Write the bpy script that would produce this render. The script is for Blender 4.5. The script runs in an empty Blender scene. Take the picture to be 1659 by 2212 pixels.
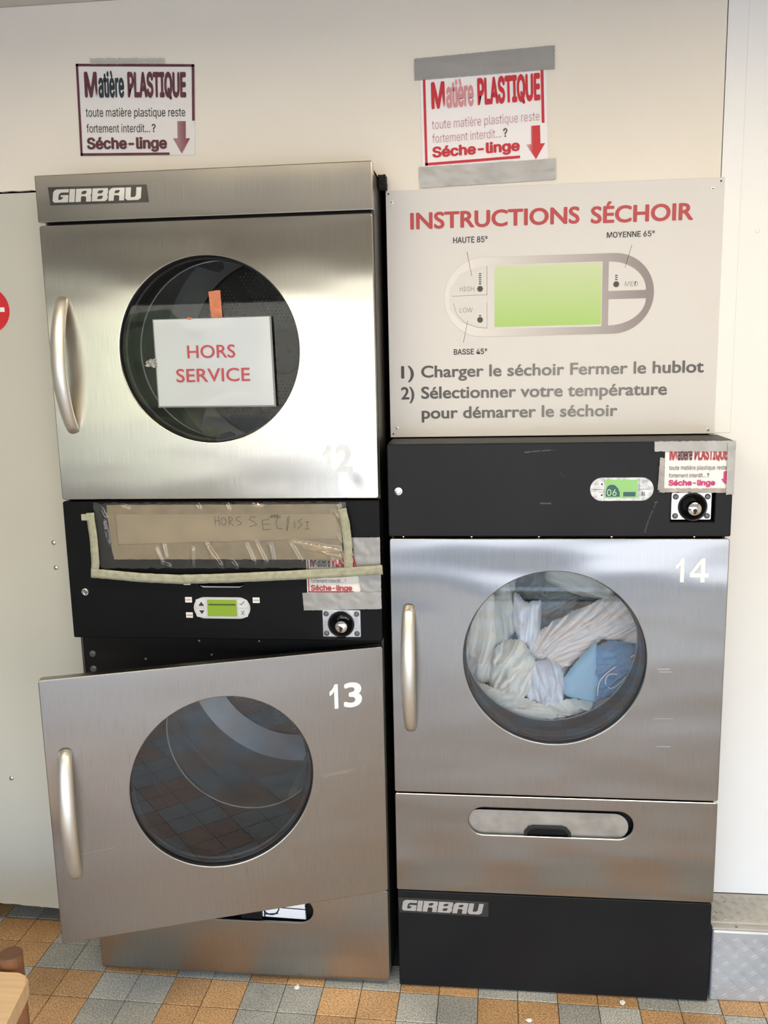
import bpy, bmesh, math, random
from mathutils import Vector, Matrix, noise
random.seed(7)
SC = bpy.context.scene
COL = SC.collection
PI = math.pi

# ------------------------------------------------------------------ camera
F, YAW, PITCH, ROLL = 1927.437, 0.110101, 0.174768, -0.022
cy_, sy_ = math.cos(YAW), math.sin(YAW)
fw = Vector((-sy_*math.cos(PITCH), cy_*math.cos(PITCH), -math.sin(PITCH)))
rt = Vector((cy_, sy_, 0)); up = rt.cross(fw)
c_, s_ = math.cos(ROLL), math.sin(ROLL)
rt2 = c_*rt + s_*up; up2 = -s_*rt + c_*up
cam = bpy.data.cameras.new('camera')
cam.sensor_fit = 'HORIZONTAL'; cam.sensor_width = 36.0; cam.lens = F*36.0/1659.0
cam.clip_start = 0.05
cam_o = bpy.data.objects.new('camera', cam); COL.objects.link(cam_o)
cam_o.matrix_world = Matrix(((rt2.x, up2.x, -fw.x, 1.04323), (rt2.y, up2.y, -fw.y, -2.104987),
                             (rt2.z, up2.z, -fw.z, 1.654027), (0, 0, 0, 1)))
SC.camera = cam_o

# ------------------------------------------------------------------ light
SC.view_settings.view_transform = 'Standard'; SC.view_settings.look = 'None'
SC.view_settings.gamma = 1.0; SC.view_settings.use_curve_mapping = False
SC.view_settings.exposure = 0.30
world = bpy.data.worlds.new('sky'); SC.world = world; world.use_nodes = True
wn = world.node_tree.nodes; wl = world.node_tree.links
for n in list(wn): wn.remove(n)
w_out = wn.new('ShaderNodeOutputWorld'); w_bg = wn.new('ShaderNodeBackground')
w_tc = wn.new('ShaderNodeTexCoord'); w_sep = wn.new('ShaderNodeSeparateXYZ'); w_cr = wn.new('ShaderNodeValToRGB')
wl.new(w_tc.outputs['Generated'], w_sep.inputs[0]); wl.new(w_sep.outputs['Z'], w_cr.inputs[0])
wl.new(w_cr.outputs[0], w_bg.inputs[0]); wl.new(w_bg.outputs[0], w_out.inputs[0])
w_cr.color_ramp.elements[0].position = 0.0; w_cr.color_ramp.elements[0].color = (0.80, 0.90, 1.0, 1)
w_cr.color_ramp.elements[1].position = 0.6; w_cr.color_ramp.elements[1].color = (0.42, 0.62, 1.0, 1)
w_bg.inputs['Strength'].default_value = 10.0
sun = bpy.data.lights.new('sun', 'SUN'); sun.energy = 14.0; sun.angle = 0.01; sun.color = (1.0, 0.93, 0.82)
sun_o = bpy.data.objects.new('sun', sun); COL.objects.link(sun_o)
sun_o.location = (3, 6, 8); sun_o.rotation_euler = Vector((-0.45, -0.50, -1.0)).to_track_quat('-Z', 'Y').to_euler()
# portal over the open shop front (guides the sky light, gives none itself)
DOOR_Y, HEAD_Z = -3.85, 2.02
OPX0, OPX1, SILL_X, SILL_Z = -1.6, 3.0, 0.1, 0.90
port = bpy.data.lights.new('shop_front_portal', 'AREA'); port.shape = 'RECTANGLE'
port.size = OPX1-OPX0; port.size_y = HEAD_Z; port.cycles.is_portal = True
port_o = bpy.data.objects.new('shop_front_portal', port); COL.objects.link(port_o)
port_o.location = ((OPX0+OPX1)/2, DOOR_Y, HEAD_Z/2); port_o.rotation_euler = (PI/2, 0, 0)

# unseen warm ceiling lamps, added to brighten the upper walls
ADDED_LAMPS = [(0.25, -1.0), (1.85, -1.0)]
for lx, ly in ADDED_LAMPS:
    la = bpy.data.lights.new('added_fill_light', 'AREA'); la.shape = 'RECTANGLE'; la.size = 1.15; la.size_y = .16
    la.energy = 15; la.color = (1.0, .85, .62)
    lo_ = bpy.data.objects.new('added_fill_light', la); COL.objects.link(lo_); lo_.location = (lx, ly, 2.44)

# ------------------------------------------------------------------ materials
def mat(name, col, rough=0.5, metal=0.0, spec=0.5, emit=0.0, alpha=None, coat=0.0, bump=None, var=None):
    m = bpy.data.materials.new(name); m.use_nodes = True
    nt = m.node_tree; b = nt.nodes['Principled BSDF']
    b.inputs['Base Color'].default_value = (*col, 1); b.inputs['Roughness'].default_value = rough
    b.inputs['Metallic'].default_value = metal; b.inputs['Specular IOR Level'].default_value = spec
    b.inputs['Coat Weight'].default_value = coat
    if emit:
        b.inputs['Emission Color'].default_value = (*col, 1); b.inputs['Emission Strength'].default_value = emit
    if alpha is not None: b.inputs['Alpha'].default_value = alpha
    tc = nt.nodes.new('ShaderNodeTexCoord')
    if var:   # (scale, amount, stretch) gentle colour mottling
        n = nt.nodes.new('ShaderNodeTexNoise'); n.inputs['Scale'].default_value = var[0]; n.inputs['Detail'].default_value = 5
        mp = nt.nodes.new('ShaderNodeMapping'); mp.inputs['Scale'].default_value = var[2] if len(var) > 2 else (1, 1, 1)
        mr = nt.nodes.new('ShaderNodeMapRange'); mr.inputs['From Min'].default_value = .3; mr.inputs['From Max'].default_value = .7
        mr.inputs['To Min'].default_value = 1-var[1]; mr.inputs['To Max'].default_value = 1+var[1]*0.4
        mx = nt.nodes.new('ShaderNodeVectorMath'); mx.operation = 'SCALE'; mx.inputs[0].default_value = col
        nt.links.new(tc.outputs['Object'], mp.inputs[0]); nt.links.new(mp.outputs[0], n.inputs['Vector'])
        nt.links.new(n.outputs[0], mr.inputs[0]); nt.links.new(mr.outputs[0], mx.inputs['Scale'])
        nt.links.new(mx.outputs[0], b.inputs['Base Color'])
    if bump:  # (scale, strength, distance)
        n = nt.nodes.new('ShaderNodeTexNoise'); n.inputs['Scale'].default_value = bump[0]; n.inputs['Detail'].default_value = 4
        bp = nt.nodes.new('ShaderNodeBump'); bp.inputs['Strength'].default_value = bump[1]; bp.inputs['Distance'].default_value = bump[2]
        nt.links.new(tc.outputs['Object'], n.inputs['Vector']); nt.links.new(n.outputs[0], bp.inputs['Height'])
        nt.links.new(bp.outputs[0], b.inputs['Normal'])
    return m

def steel(name, col=(.41, .39, .36), rough=.24, wav=.5, dent=None, aniso=.85):
    m = mat(name, col, rough, 1.0); nt = m.node_tree; N = nt.nodes; L = nt.links; b = N['Principled BSDF']
    b.inputs['Anisotropic'].default_value = aniso
    tg = N.new('ShaderNodeCombineXYZ'); tg.inputs[0].default_value = 1.0
    L.new(tg.outputs[0], b.inputs['Tangent'])
    tc = N.new('ShaderNodeTexCoord')
    mp = N.new('ShaderNodeMapping'); mp.inputs['Scale'].default_value = (900, 900, 14)
    n1 = N.new('ShaderNodeTexNoise'); n1.inputs['Scale'].default_value = 1; n1.inputs['Detail'].default_value = 3
    L.new(tc.outputs['Object'], mp.inputs[0]); L.new(mp.outputs[0], n1.inputs['Vector'])
    n2 = N.new('ShaderNodeTexNoise'); n2.inputs['Scale'].default_value = 4; n2.inputs['Detail'].default_value = 6
    L.new(tc.outputs['Object'], n2.inputs['Vector'])
    ad = N.new('ShaderNodeMath'); ad.operation = 'MULTIPLY_ADD'; ad.inputs[1].default_value = .10
    L.new(n1.outputs[0], ad.inputs[0])
    m2 = N.new('ShaderNodeMath'); m2.operation = 'MULTIPLY_ADD'; m2.inputs[1].default_value = .10; m2.inputs[2].default_value = rough-.10
    L.new(n2.outputs[0], m2.inputs[0]); L.new(m2.outputs[0], ad.inputs[2]); L.new(ad.outputs[0], b.inputs['Roughness'])
    mr = N.new('ShaderNodeMapRange'); mr.inputs['From Min'].default_value = .25; mr.inputs['From Max'].default_value = .75
    mr.inputs['To Min'].default_value = .90; mr.inputs['To Max'].default_value = 1.08
    vm = N.new('ShaderNodeVectorMath'); vm.operation = 'SCALE'; vm.inputs[0].default_value = col
    L.new(n1.outputs[0], mr.inputs[0]); L.new(mr.outputs[0], vm.inputs['Scale']); L.new(vm.outputs[0], b.inputs['Base Color'])
    # soft waviness of thin sheet metal
    mw = N.new('ShaderNodeMapping'); mw.inputs['Scale'].default_value = (1.6, 1.6, 5.0)
    n3 = N.new('ShaderNodeTexNoise'); n3.inputs['Scale'].default_value = 1.3; n3.inputs['Detail'].default_value = 1.0
    L.new(tc.outputs['Object'], mw.inputs[0]); L.new(mw.outputs[0], n3.inputs['Vector'])
    bp = N.new('ShaderNodeBump'); bp.inputs['Strength'].default_value = wav; bp.inputs['Distance'].default_value = .02
    L.new(n3.outputs[0], bp.inputs['Height']); last = bp
    if dent:
        vs = N.new('ShaderNodeVectorMath'); vs.operation = 'DISTANCE'; vs.inputs[1].default_value = dent
        L.new(tc.outputs['Object'], vs.inputs[0])
        m3 = N.new('ShaderNodeMapRange'); m3.interpolation_type = 'SMOOTHSTEP'
        m3.inputs['From Min'].default_value = 0; m3.inputs['From Max'].default_value = .035
        L.new(vs.outputs['Value'], m3.inputs[0])
        b2 = N.new('ShaderNodeBump'); b2.inputs['Strength'].default_value = 1; b2.inputs['Distance'].default_value = .0008
        L.new(m3.outputs[0], b2.inputs['Height']); L.new(bp.outputs[0], b2.inputs['Normal']); last = b2
    L.new(last.outputs[0], b.inputs['Normal'])
    return m

def clear(name, tint, ior=1.5, rough=0.0, haze=0.0, bump=None, gain=1.0):
    m = bpy.data.materials.new(name); m.use_nodes = True; nt = m.node_tree; N = nt.nodes; L = nt.links
    for n in list(N): N.remove(n)
    o = N.new('ShaderNodeOutputMaterial'); t = N.new('ShaderNodeBsdfTransparent'); g = N.new('ShaderNodeBsdfGlossy')
    f = N.new('ShaderNodeFresnel'); x = N.new('ShaderNodeMixShader')
    t.inputs[0].default_value = (*tint, 1); g.inputs['Roughness'].default_value = rough; g.inputs[0].default_value = (1, 1, 1, 1)
    f.inputs[0].default_value = ior
    ml = N.new('ShaderNodeMath'); ml.operation = 'MULTIPLY'; ml.inputs[1].default_value = gain; ml.use_clamp = True
    L.new(f.outputs[0], ml.inputs[0]); L.new(ml.outputs[0], x.inputs[0])
    src = t
    if haze:
        d = N.new('ShaderNodeBsdfDiffuse'); d.inputs[0].default_value = (.8, .8, .78, 1); y = N.new('ShaderNodeMixShader')
        y.inputs[0].default_value = haze; L.new(t.outputs[0], y.inputs[1]); L.new(d.outputs[0], y.inputs[2]); src = y
    L.new(src.outputs[0], x.inputs[1]); L.new(g.outputs[0], x.inputs[2]); L.new(x.outputs[0], o.inputs[0])
    if bump:
        tc = N.new('ShaderNodeTexCoord'); n = N.new('ShaderNodeTexNoise'); n.inputs['Scale'].default_value = bump[0]; n.inputs['Detail'].default_value = 3
        bp = N.new('ShaderNodeBump'); bp.inputs['Strength'].default_value = bump[1]; bp.inputs['Distance'].default_value = bump[2]
        L.new(tc.outputs['Object'], n.inputs['Vector']); L.new(n.outputs[0], bp.inputs['Height'])
        L.new(bp.outputs[0], g.inputs['Normal']); L.new(bp.outputs[0], f.inputs['Normal'])
    return m

M = {}
M['wall'] = mat('cream_wall_panel', (.80, .745, .655), .55, bump=(6, .15, .002), var=(1.5, .05))
M['wall_l'] = mat('grey_white_wall_panel', (.56, .55, .475), .5, var=(1.5, .05))
M['wall_r'] = mat('white_wall_panel', (.84, .84, .83), .5, var=(1.2, .03))
M['ceil'] = mat('ceiling_paint', (.62, .58, .52), .8)
M['dark_void'] = mat('dark_recess', (.03, .03, .03), .9)
M['room'] = mat('room_paint', (.70, .64, .55), .8)
M['header'] = mat('shop_front_paint', (.55, .52, .47), .6)
M['sub'] = mat('floor_screed', (.05, .045, .04), .9)
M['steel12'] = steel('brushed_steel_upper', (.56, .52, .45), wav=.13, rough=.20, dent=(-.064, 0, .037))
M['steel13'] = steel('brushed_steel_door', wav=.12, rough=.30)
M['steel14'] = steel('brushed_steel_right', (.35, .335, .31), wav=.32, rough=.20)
M['handle'] = mat('satin_handle', (.72, .70, .65), .42, .9)
M['black'] = mat('black_powder_coat', (.005, .0053, .006), .42, spec=.14, bump=(900, .12, .0004), var=(3, .25))
M['black_r'] = mat('black_powder_coat_worn', (.010, .0105, .0115), .42, spec=.20, bump=(900, .12, .0004), var=(4, .3))
M['frame'] = mat('black_inner_frame', (.006, .006, .0065), .4, spec=.2)
M['side'] = mat('dark_side_sheet', (.07, .066, .058), .35, .4)
M['rubber'] = mat('black_gasket', (.016, .017, .018), .5, spec=.3, bump=(60, .2, .001))
M['glass'] = clear('porthole_glass', (.93, .95, .96), 1.5, gain=1.5)
M['glass12'] = clear('porthole_glass_upper', (.95, .96, .95), 1.5, gain=.45)
M['drum'] = mat('drum_steel', (.60, .62, .62), .42, .75, var=(5, .2))
M['drum_back'] = mat('drum_back_steel', (.055, .057, .055), .5, .2)
M['hole'] = mat('perforation_rim', (.30, .30, .29), .35, .7)
M['hub'] = mat('hub_dark', (.06, .06, .06), .5)
M['paper'] = mat('white_paper', (.78, .75, .73), .6)
M['paper2'] = mat('white_paper_fresh', (.86, .83, .84), .55)
M['lam'] = mat('laminated_paper', (.44, .47, .50), .25, coat=.6)
M['lamedge'] = mat('laminate_rim', (.16, .16, .15), .2)
M['maroon'] = mat('faded_maroon_ink', (.12, .028, .04), .6, var=(40, .3))
M['inkblue'] = mat('blue_black_ink', (.018, .03, .04), .6)
M['ink'] = mat('black_ink', (.025, .022, .022), .6)
M['red'] = mat('red_ink', (.56, .016, .03), .55)
M['pink'] = mat('faded_pink_ink', (.66, .27, .29), .6)
M['palepink'] = mat('pale_pink_ink', (.60, .38, .39), .6)
M['magenta'] = mat('magenta_ink', (.55, .04, .19), .6)
M['hors'] = mat('red_marker_ink', (.42, .06, .07), .6)
M['signred'] = mat('sign_red', (.45, .045, .05), .4)
M['board'] = mat('white_aluminium_board', (.66, .64, .62), .4, var=(2, .03))
M['grey_ink'] = mat('grey_print', (.33, .31, .30), .5)
M['light_ink'] = mat('light_grey_print', (.52, .50, .48), .5)
M['btn'] = mat('print_white', (.78, .76, .74), .45)
M['stk_red'] = mat('sticker_red', (.62, .02, .025), .35)
M['screw'] = mat('screw_steel', (.62, .60, .56), .3, 1.0)
M['dark'] = mat('dark_hole', (.01, .01, .01), .6)
M['white_num'] = mat('white_vinyl', (.88, .88, .88), .5)
M['grey_num'] = mat('faded_silver_vinyl', (.70, .74, .80), .6, var=(30, .12))
M['chrome'] = mat('chrome', (.75, .75, .75), .12, 1.0)
M['zinc'] = mat('zinc_plate', (.60, .61, .61), .32, 1.0, var=(40, .3))
M['plastic'] = mat('light_grey_plastic', (.52, .53, .55), .35)
M['worn_sil'] = mat('worn_silver_plastic', (.62, .61, .60), .35, .5, bump=(220, .6, .002), var=(90, .45))
M['lcd'] = mat('green_lcd', (.22, .34, .035), .15, emit=.12)
M['lcd14'] = mat('green_lcd_bright', (.20, .42, .10), .15, emit=.22)
M['lcdink'] = mat('lcd_dark', (.03, .06, .02), .4)
M['lcdblue'] = mat('lcd_dark_blue', (.02, .09, .10), .4)
M['lcdtxt'] = mat('lcd_light_digits', (.36, .62, .26), .4, emit=.4)
M['card'] = mat('brown_cardboard', (.58, .47, .335), .8, var=(14, .12), bump=(30, .2, .001))
M['card_tape'] = mat('brown_parcel_tape', (.46, .36, .24), .40, var=(20, .2))
M['film'] = clear('clear_parcel_film', (.93, .93, .90), 1.5, .10, haze=.04, bump=(10, .12, .004), gain=1.3)
M['mask'] = mat('masking_tape', (.37, .37, .27), .65, var=(60, .25), bump=(80, .3, .001))
M['duct'] = mat('silver_duct_tape', (.33, .325, .32), .42, .35, var=(8, .1))
M['duct_l'] = mat('silver_duct_tape_shiny', (.42, .41, .40), .42, .25, var=(18, .15))
M['dirt'] = mat('grimy_clear_tape', (.40, .37, .34), .3, var=(30, .4))
M['orange'] = mat('orange_tape', (.50, .16, .07), .45, var=(30, .2))
M['foam'] = mat('black_foam', (.012, .010, .008), .95, bump=(120, 1, .004))
M['wood'] = mat('pale_plank_wood', (.66, .45, .25), .6, var=(4, .12, (1, 30, 1)))
M['post'] = mat('brown_post_wood', (.26, .11, .045), .45, var=(10, .4, (6, 6, 1)))
M['posttop'] = mat('dark_end_grain', (.12, .055, .025), .6)
M['cord'] = mat('woven_cord', (.38, .25, .12), .8)
M['alu'] = mat('aluminium_tread', (.56, .59, .63), .38, .6, var=(9, .10), bump=(200, .15, .0005))
M['alutop'] = mat('aluminium_tread_dusty', (.50, .47, .41), .5, .35, var=(12, .12))
M['scrap'] = mat('white_paper_scrap', (.85, .84, .82), .7)
M['sheet_pink'] = mat('beige_cotton', (.88, .79, .75), .85, bump=(500, .3, .0006))
M['sheet_grey'] = mat('grey_cotton', (.62, .64, .61), .85, bump=(300, .3, .0006))
M['cotton_w'] = mat('cream_cotton', (.90, .86, .78), .85, bump=(400, .3, .0006))
M['cotton_l'] = mat('pale_lilac_cotton', (.84, .85, .92), .85)
M['ltblue'] = mat('light_blue_cotton', (.42, .66, .86), .85)
M['denim'] = mat('denim_blue_cotton', (.20, .36, .58), .85, bump=(500, .4, .0006))
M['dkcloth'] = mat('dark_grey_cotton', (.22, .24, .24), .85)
M['grout'] = mat('dark_grout', (.05, .04, .03), .9)

def tile_mat(name, col, dots, seed):
    m = mat(name, col, .48, bump=(300, .15, .0006)); nt = m.node_tree; N = nt.nodes; L = nt.links; b = N['Principled BSDF']
    tc = N.new('ShaderNodeTexCoord'); v = N.new('ShaderNodeTexNoise'); v.inputs['Scale'].default_value = 240; v.inputs['Detail'].default_value = 2
    r = N.new('ShaderNodeValToRGB'); e = r.color_ramp.elements
    e[0].position = .36; e[0].color = (*dots, 1); e[1].position = .52; e[1].color = (*col, 1)
    e2 = r.color_ramp.elements.new(.72); e2.color = (*[min(1, c*1.35) for c in col], 1)
    big = N.new('ShaderNodeTexNoise'); big.inputs['Scale'].default_value = 5; big.inputs['Detail'].default_value = 5
    oi = N.new('ShaderNodeObjectInfo'); mr = N.new('ShaderNodeMapRange'); mr.inputs['To Min'].default_value = .82; mr.inputs['To Max'].default_value = 1.15
    mr2 = N.new('ShaderNodeMapRange'); mr2.inputs['From Min'].default_value = .3; mr2.inputs['From Max'].default_value = .7; mr2.inputs['To Min'].default_value = .75; mr2.inputs['To Max'].default_value = 1.1
    g = N.new('ShaderNodeNewGeometry')
    L.new(g.outputs['Position'], v.inputs['Vector']); L.new(g.outputs['Position'], big.inputs['Vector'])
    L.new(v.outputs[0], r.inputs[0]); L.new(oi.outputs['Random'], mr.inputs[0]); L.new(big.outputs[0], mr2.inputs[0])
    k = N.new('ShaderNodeMath'); k.operation = 'MULTIPLY'; L.new(mr.outputs[0], k.inputs[0]); L.new(mr2.outputs[0], k.inputs[1])
    s = N.new('ShaderNodeVectorMath'); s.operation = 'SCALE'; L.new(r.outputs[0], s.inputs[0]); L.new(k.outputs[0], s.inputs['Scale'])
    L.new(s.outputs[0], b.inputs['Base Color'])
    return m
M['tile_b'] = tile_mat('ochre_speckled_tile', (.62, .37, .17), (.34, .19, .08), 1)
M['tile_g'] = tile_mat('grey_speckled_tile', (.50, .485, .415), (.27, .275, .25), 2)

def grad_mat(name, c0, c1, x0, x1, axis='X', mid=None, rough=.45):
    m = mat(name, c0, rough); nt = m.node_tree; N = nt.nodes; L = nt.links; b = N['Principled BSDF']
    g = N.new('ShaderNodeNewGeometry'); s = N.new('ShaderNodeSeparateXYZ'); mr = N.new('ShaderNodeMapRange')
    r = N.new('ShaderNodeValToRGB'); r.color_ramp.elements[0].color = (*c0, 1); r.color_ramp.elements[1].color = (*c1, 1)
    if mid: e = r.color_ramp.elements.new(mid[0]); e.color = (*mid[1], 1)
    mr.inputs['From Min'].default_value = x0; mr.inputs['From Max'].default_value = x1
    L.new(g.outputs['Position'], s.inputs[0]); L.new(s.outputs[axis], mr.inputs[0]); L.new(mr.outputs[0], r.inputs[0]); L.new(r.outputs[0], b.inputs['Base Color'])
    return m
M['pillgrad'] = grad_mat('printed_grey_fade', (.72, .69, .66), (.26, .22, .22), 1.02, 1.44)
M['greengrad'] = grad_mat('printed_green_fade', (.38, .58, .16), (.55, .64, .38), 1.72, 1.86, 'Z')
M['textsheen'] = grad_mat('black_print_sheen', (.035, .03, .03), (.09, .08, .08), .84, 1.58, 'X', (.62, (.24, .225, .21)))  # black print with the board's sheen painted in as a paler middle
M['arrow1'] = grad_mat('maroon_arrow_print', (.32, .18, .20), (.20, .02, .04), .30, .33)
M['arrow2'] = grad_mat('red_arrow_print', (.72, .55, .55), (.55, .02, .03), 1.145, 1.168)

# ------------------------------------------------------------------ helpers
def link(name, me, m=None, parent=None):
    o = bpy.data.objects.new(name, me); COL.objects.link(o)
    if m is not None and me is not None and len(me.materials) == 0: me.materials.append(m)
    if parent is not None: o.parent = parent
    return o
def tag(o, label=None, cat=None, group=None, kind=None):
    if label: o['label'] = label
    if cat: o['category'] = cat
    if group: o['group'] = group
    if kind: o['kind'] = kind
    return o
def thing(name, label, cat, loc=(0, 0, 0), group=None):
    o = bpy.data.objects.new(name, None); COL.objects.link(o); o.location = loc; o.empty_display_size = .05
    return tag(o, label, cat, group)
def bm_obj(name, bm, m, parent=None, smooth=False):
    me = bpy.data.meshes.new(name); bm.normal_update(); bm.to_mesh(me); bm.free()
    if smooth:
        for p in me.polygons: p.use_smooth = True
    return link(name, me, m, parent)
def add_box(bm, x0, x1, y0, y1, z0, z1, bev=0.0, seg=2):
    v = [bm.verts.new(p) for p in ((x0,y0,z0),(x1,y0,z0),(x1,y1,z0),(x0,y1,z0),(x0,y0,z1),(x1,y0,z1),(x1,y1,z1),(x0,y1,z1))]
    fs = [bm.faces.new([v[i] for i in q]) for q in ((0,3,2,1),(4,5,6,7),(0,1,5,4),(1,2,6,5),(2,3,7,6),(3,0,4,7))]
    if bev:
        es = list({e for f in fs for e in f.edges})
        bmesh.ops.bevel(bm, geom=es, offset=bev, segments=seg, affect='EDGES', profile=.5)
def box(name, x0, x1, y0, y1, z0, z1, m, parent=None, bev=0.0):
    bm = bmesh.new(); add_box(bm, x0, x1, y0, y1, z0, z1, bev); return bm_obj(name, bm, m, parent)
def add_lathe(bm, prof, cx, cz, seg=64, y0=0.0):
    """revolve (radius, y) points about the Y axis through (cx, cz)"""
    rings = []
    for r, y in prof:
        if r < 1e-6: rings.append([bm.verts.new((cx, y0+y, cz))])
        else: rings.append([bm.verts.new((cx+r*math.cos(2*PI*i/seg), y0+y, cz+r*math.sin(2*PI*i/seg))) for i in range(seg)])
    for a, b in zip(rings, rings[1:]):
        for i in range(seg):
            j = (i+1) % seg
            if len(a) == 1 and len(b) == 1: continue
            if len(a) == 1: bm.faces.new((a[0], b[i], b[j]))
            elif len(b) == 1: bm.faces.new((a[i], b[0], a[j]))
            else: bm.faces.new((a[i], b[i], b[j], a[j]))
def lathe(name, prof, cx, cz, m, parent=None, seg=64, y0=0.0, smooth=True):
    bm = bmesh.new(); add_lathe(bm, prof, cx, cz, seg, y0)
    o = bm_obj(name, bm, m, parent, smooth)
    if smooth: autosmooth(o.data, 35)
    return o
def autosmooth(me, deg):
    bm = bmesh.new(); bm.from_mesh(me)
    for e in bm.edges:
        if len(e.link_faces) == 2 and e.calc_face_angle(0) > math.radians(deg): e.smooth = False
    bm.to_mesh(me); bm.free()
def rect(x0, x1, z0, z1, r=0.0, n=5):
    if r <= 0: return [(x0, z0), (x1, z0), (x1, z1), (x0, z1)]
    out = []
    for cx, cz, a0 in ((x1-r, z0+r, -PI/2), (x1-r, z1-r, 0), (x0+r, z1-r, PI/2), (x0+r, z0+r, PI)):
        for i in range(n+1):
            a = a0+PI/2*i/n; out.append((cx+r*math.cos(a), cz+r*math.sin(a)))
    return out
def circ(cx, cz, r, n=72): return [(cx+r*math.cos(2*PI*i/n), cz+r*math.sin(2*PI*i/n)) for i in range(n)]
def curve_mesh(cu):
    o = bpy.data.objects.new('tmp', cu); COL.objects.link(o)
    dg = bpy.context.evaluated_depsgraph_get(); me = bpy.data.meshes.new_from_object(o.evaluated_get(dg))
    bpy.data.objects.remove(o); return me
def shape_mesh(loops, y=0.0, t=0.0, bev=0.0, seg=2):
    """filled outline (with holes) standing in the XZ plane, front face at y, thickness t going back"""
    cu = bpy.data.curves.new('shape', 'CURVE'); cu.dimensions = '2D'; cu.fill_mode = 'BOTH' if t else 'FRONT'
    if t:
        cu.extrude = max(t/2-bev, 0.00001); cu.bevel_depth = bev; cu.bevel_resolution = seg; cu.offset = -bev
    for lp in loops:
        s = cu.splines.new('POLY'); s.points.add(len(lp)-1); s.use_cyclic_u = True
        for p, q in zip(s.points, lp): p.co = (q[0], q[1], 0, 1)
    me = curve_mesh(cu)
    for v in me.vertices: v.co = (v.co.x, y+t/2-v.co.z, v.co.y)
    bpy.data.curves.remove(cu); me.materials.clear(); return me
def shape(name, loops, y, m, parent=None, t=0.0, bev=0.0):
    me = shape_mesh(loops, y, t, bev); me.name = name
    if bev:
        for p in me.polygons: p.use_smooth = False
    return link(name, me, m, parent)
def join(name, meshes, m, parent=None):
    bm = bmesh.new()
    for me in meshes: bm.from_mesh(me); bpy.data.meshes.remove(me)
    return bm_obj(name, bm, m, parent)

_caps = {}
def _sans():
    """the plain grotesque that ships inside Blender itself; the built-in font stands in if it is missing"""
    try:
        import os
        return bpy.data.fonts.load(os.path.join(bpy.utils.system_resource('DATAFILES'), 'fonts', 'Inter.woff2'))
    except Exception: return None
SANS = _sans(); FONT = [SANS]
def text_mesh(s, bold=0.0):
    cu = bpy.data.curves.new('text', 'FONT'); cu.body = s; cu.size = 1.0; cu.fill_mode = 'FRONT'; cu.resolution_u = 4
    if FONT[0]: cu.font = FONT[0]
    me = curve_mesh(cu); bpy.data.curves.remove(cu); me.materials.clear()
    if bold:                                 # heavier weight: the same print laid down with small offsets
        bm = bmesh.new()
        for k in range(8):
            a = k*PI/4; t = me.copy()
            for v in t.vertices: v.co = (v.co.x+bold*math.cos(a), v.co.y+bold*.8*math.sin(a), (k+1)*.0001)
            bm.from_mesh(t); bpy.data.meshes.remove(t)
        bpy.data.meshes.remove(me); me = bpy.data.meshes.new('text'); bm.to_mesh(me); bm.free()
    return me
def cap_height(bold):
    bold = (bold, FONT[0] is not None)
    if bold not in _caps:
        me = text_mesh('H', bold[0]); zs = [v.co.y for v in me.vertices]; _caps[bold] = (min(zs), max(zs)); bpy.data.meshes.remove(me)
    return _caps[bold]
def lettering(items, y, m, parent=None, name='lettering', mp=None, local=None):
    """items: (string, u0, u1, v_base, v_cap, bold[, shear]); mp maps (u, v) to (x, z); the print lies at depth y"""
    bm = bmesh.new()
    for it in items:
        s, u0, u1, vb, vc, bold = it[:6]; sh = it[6] if len(it) > 6 else 0
        me = text_mesh(s, bold); lo, hi = cap_height(bold)
        xs = [v.co.x for v in me.vertices]; a, b = min(xs), max(xs)
        for v in me.vertices:
            u = u0+(v.co.x-a)/(b-a)*(u1-u0); w = vb+(v.co.y-lo)/(hi-lo)*(vc-vb)
            u += sh*(w-vb)
            x, z = mp(u, w) if mp else (u, w)
            v.co = (x, y-v.co.z, z)
        bm.from_mesh(me); bpy.data.meshes.remove(me)
    return bm_obj(name, bm, m, parent)
def quad(TL, TR, BR, BL):
    def f(u, v):
        x = (TL[0]*(1-u)+TR[0]*u)*(1-v)+(BL[0]*(1-u)+BR[0]*u)*v
        z = (TL[1]*(1-u)+TR[1]*u)*(1-v)+(BL[1]*(1-u)+BR[1]*u)*v
        return x, z
    return f
def uvshape(bm, q, pts, y):
    vs = [bm.verts.new((q(u, v)[0], y, q(u, v)[1])) for u, v in pts]
    f = bm.faces.new(vs); return f
def sheet(name, q, y, m, parent=None, nu=24, nv=8, amp=.0006, freq=30, rag=0.0, seed=0, t=.0005, rib=0.0, ragends=True):
    """thin sheet (tape, paper, film) on the quad, with wrinkles towards the viewer, ragged rims and real thickness"""
    bm = bmesh.new(); G = []
    for j in range(nv+1):
        row = []
        for i in range(nu+1):
            u, v = i/nu, j/nv
            x, z = q(u, v)
            if rag and i in (0, nu) and ragends: x += (noise.noise(Vector((z*260, seed, 1)))*rag)
            if rag and j in (0, nv): z += (noise.noise(Vector((x*120, seed+5, 2)))*rag)
            w = abs(noise.noise(Vector((x*freq, z*freq*1.3, seed))))*amp*2
            w += max(0, noise.noise(Vector((x*freq*3, z*freq*3, seed+9))))*amp
            row.append(bm.verts.new((x, y-w, z)))
        G.append(row)
    fs = [bm.faces.new((G[j][i], G[j+1][i], G[j+1][i+1], G[j][i+1])) for j in range(nv) for i in range(nu)]
    if t:
        r = bmesh.ops.extrude_face_region(bm, geom=fs)
        for v in [g for g in r['geom'] if isinstance(g, bmesh.types.BMVert)]: v.co.y -= t
    bmesh.ops.recalc_face_normals(bm, faces=bm.faces)
    o = bm_obj(name, bm, m, parent, smooth=True); autosmooth(o.data, 50); return o

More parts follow.
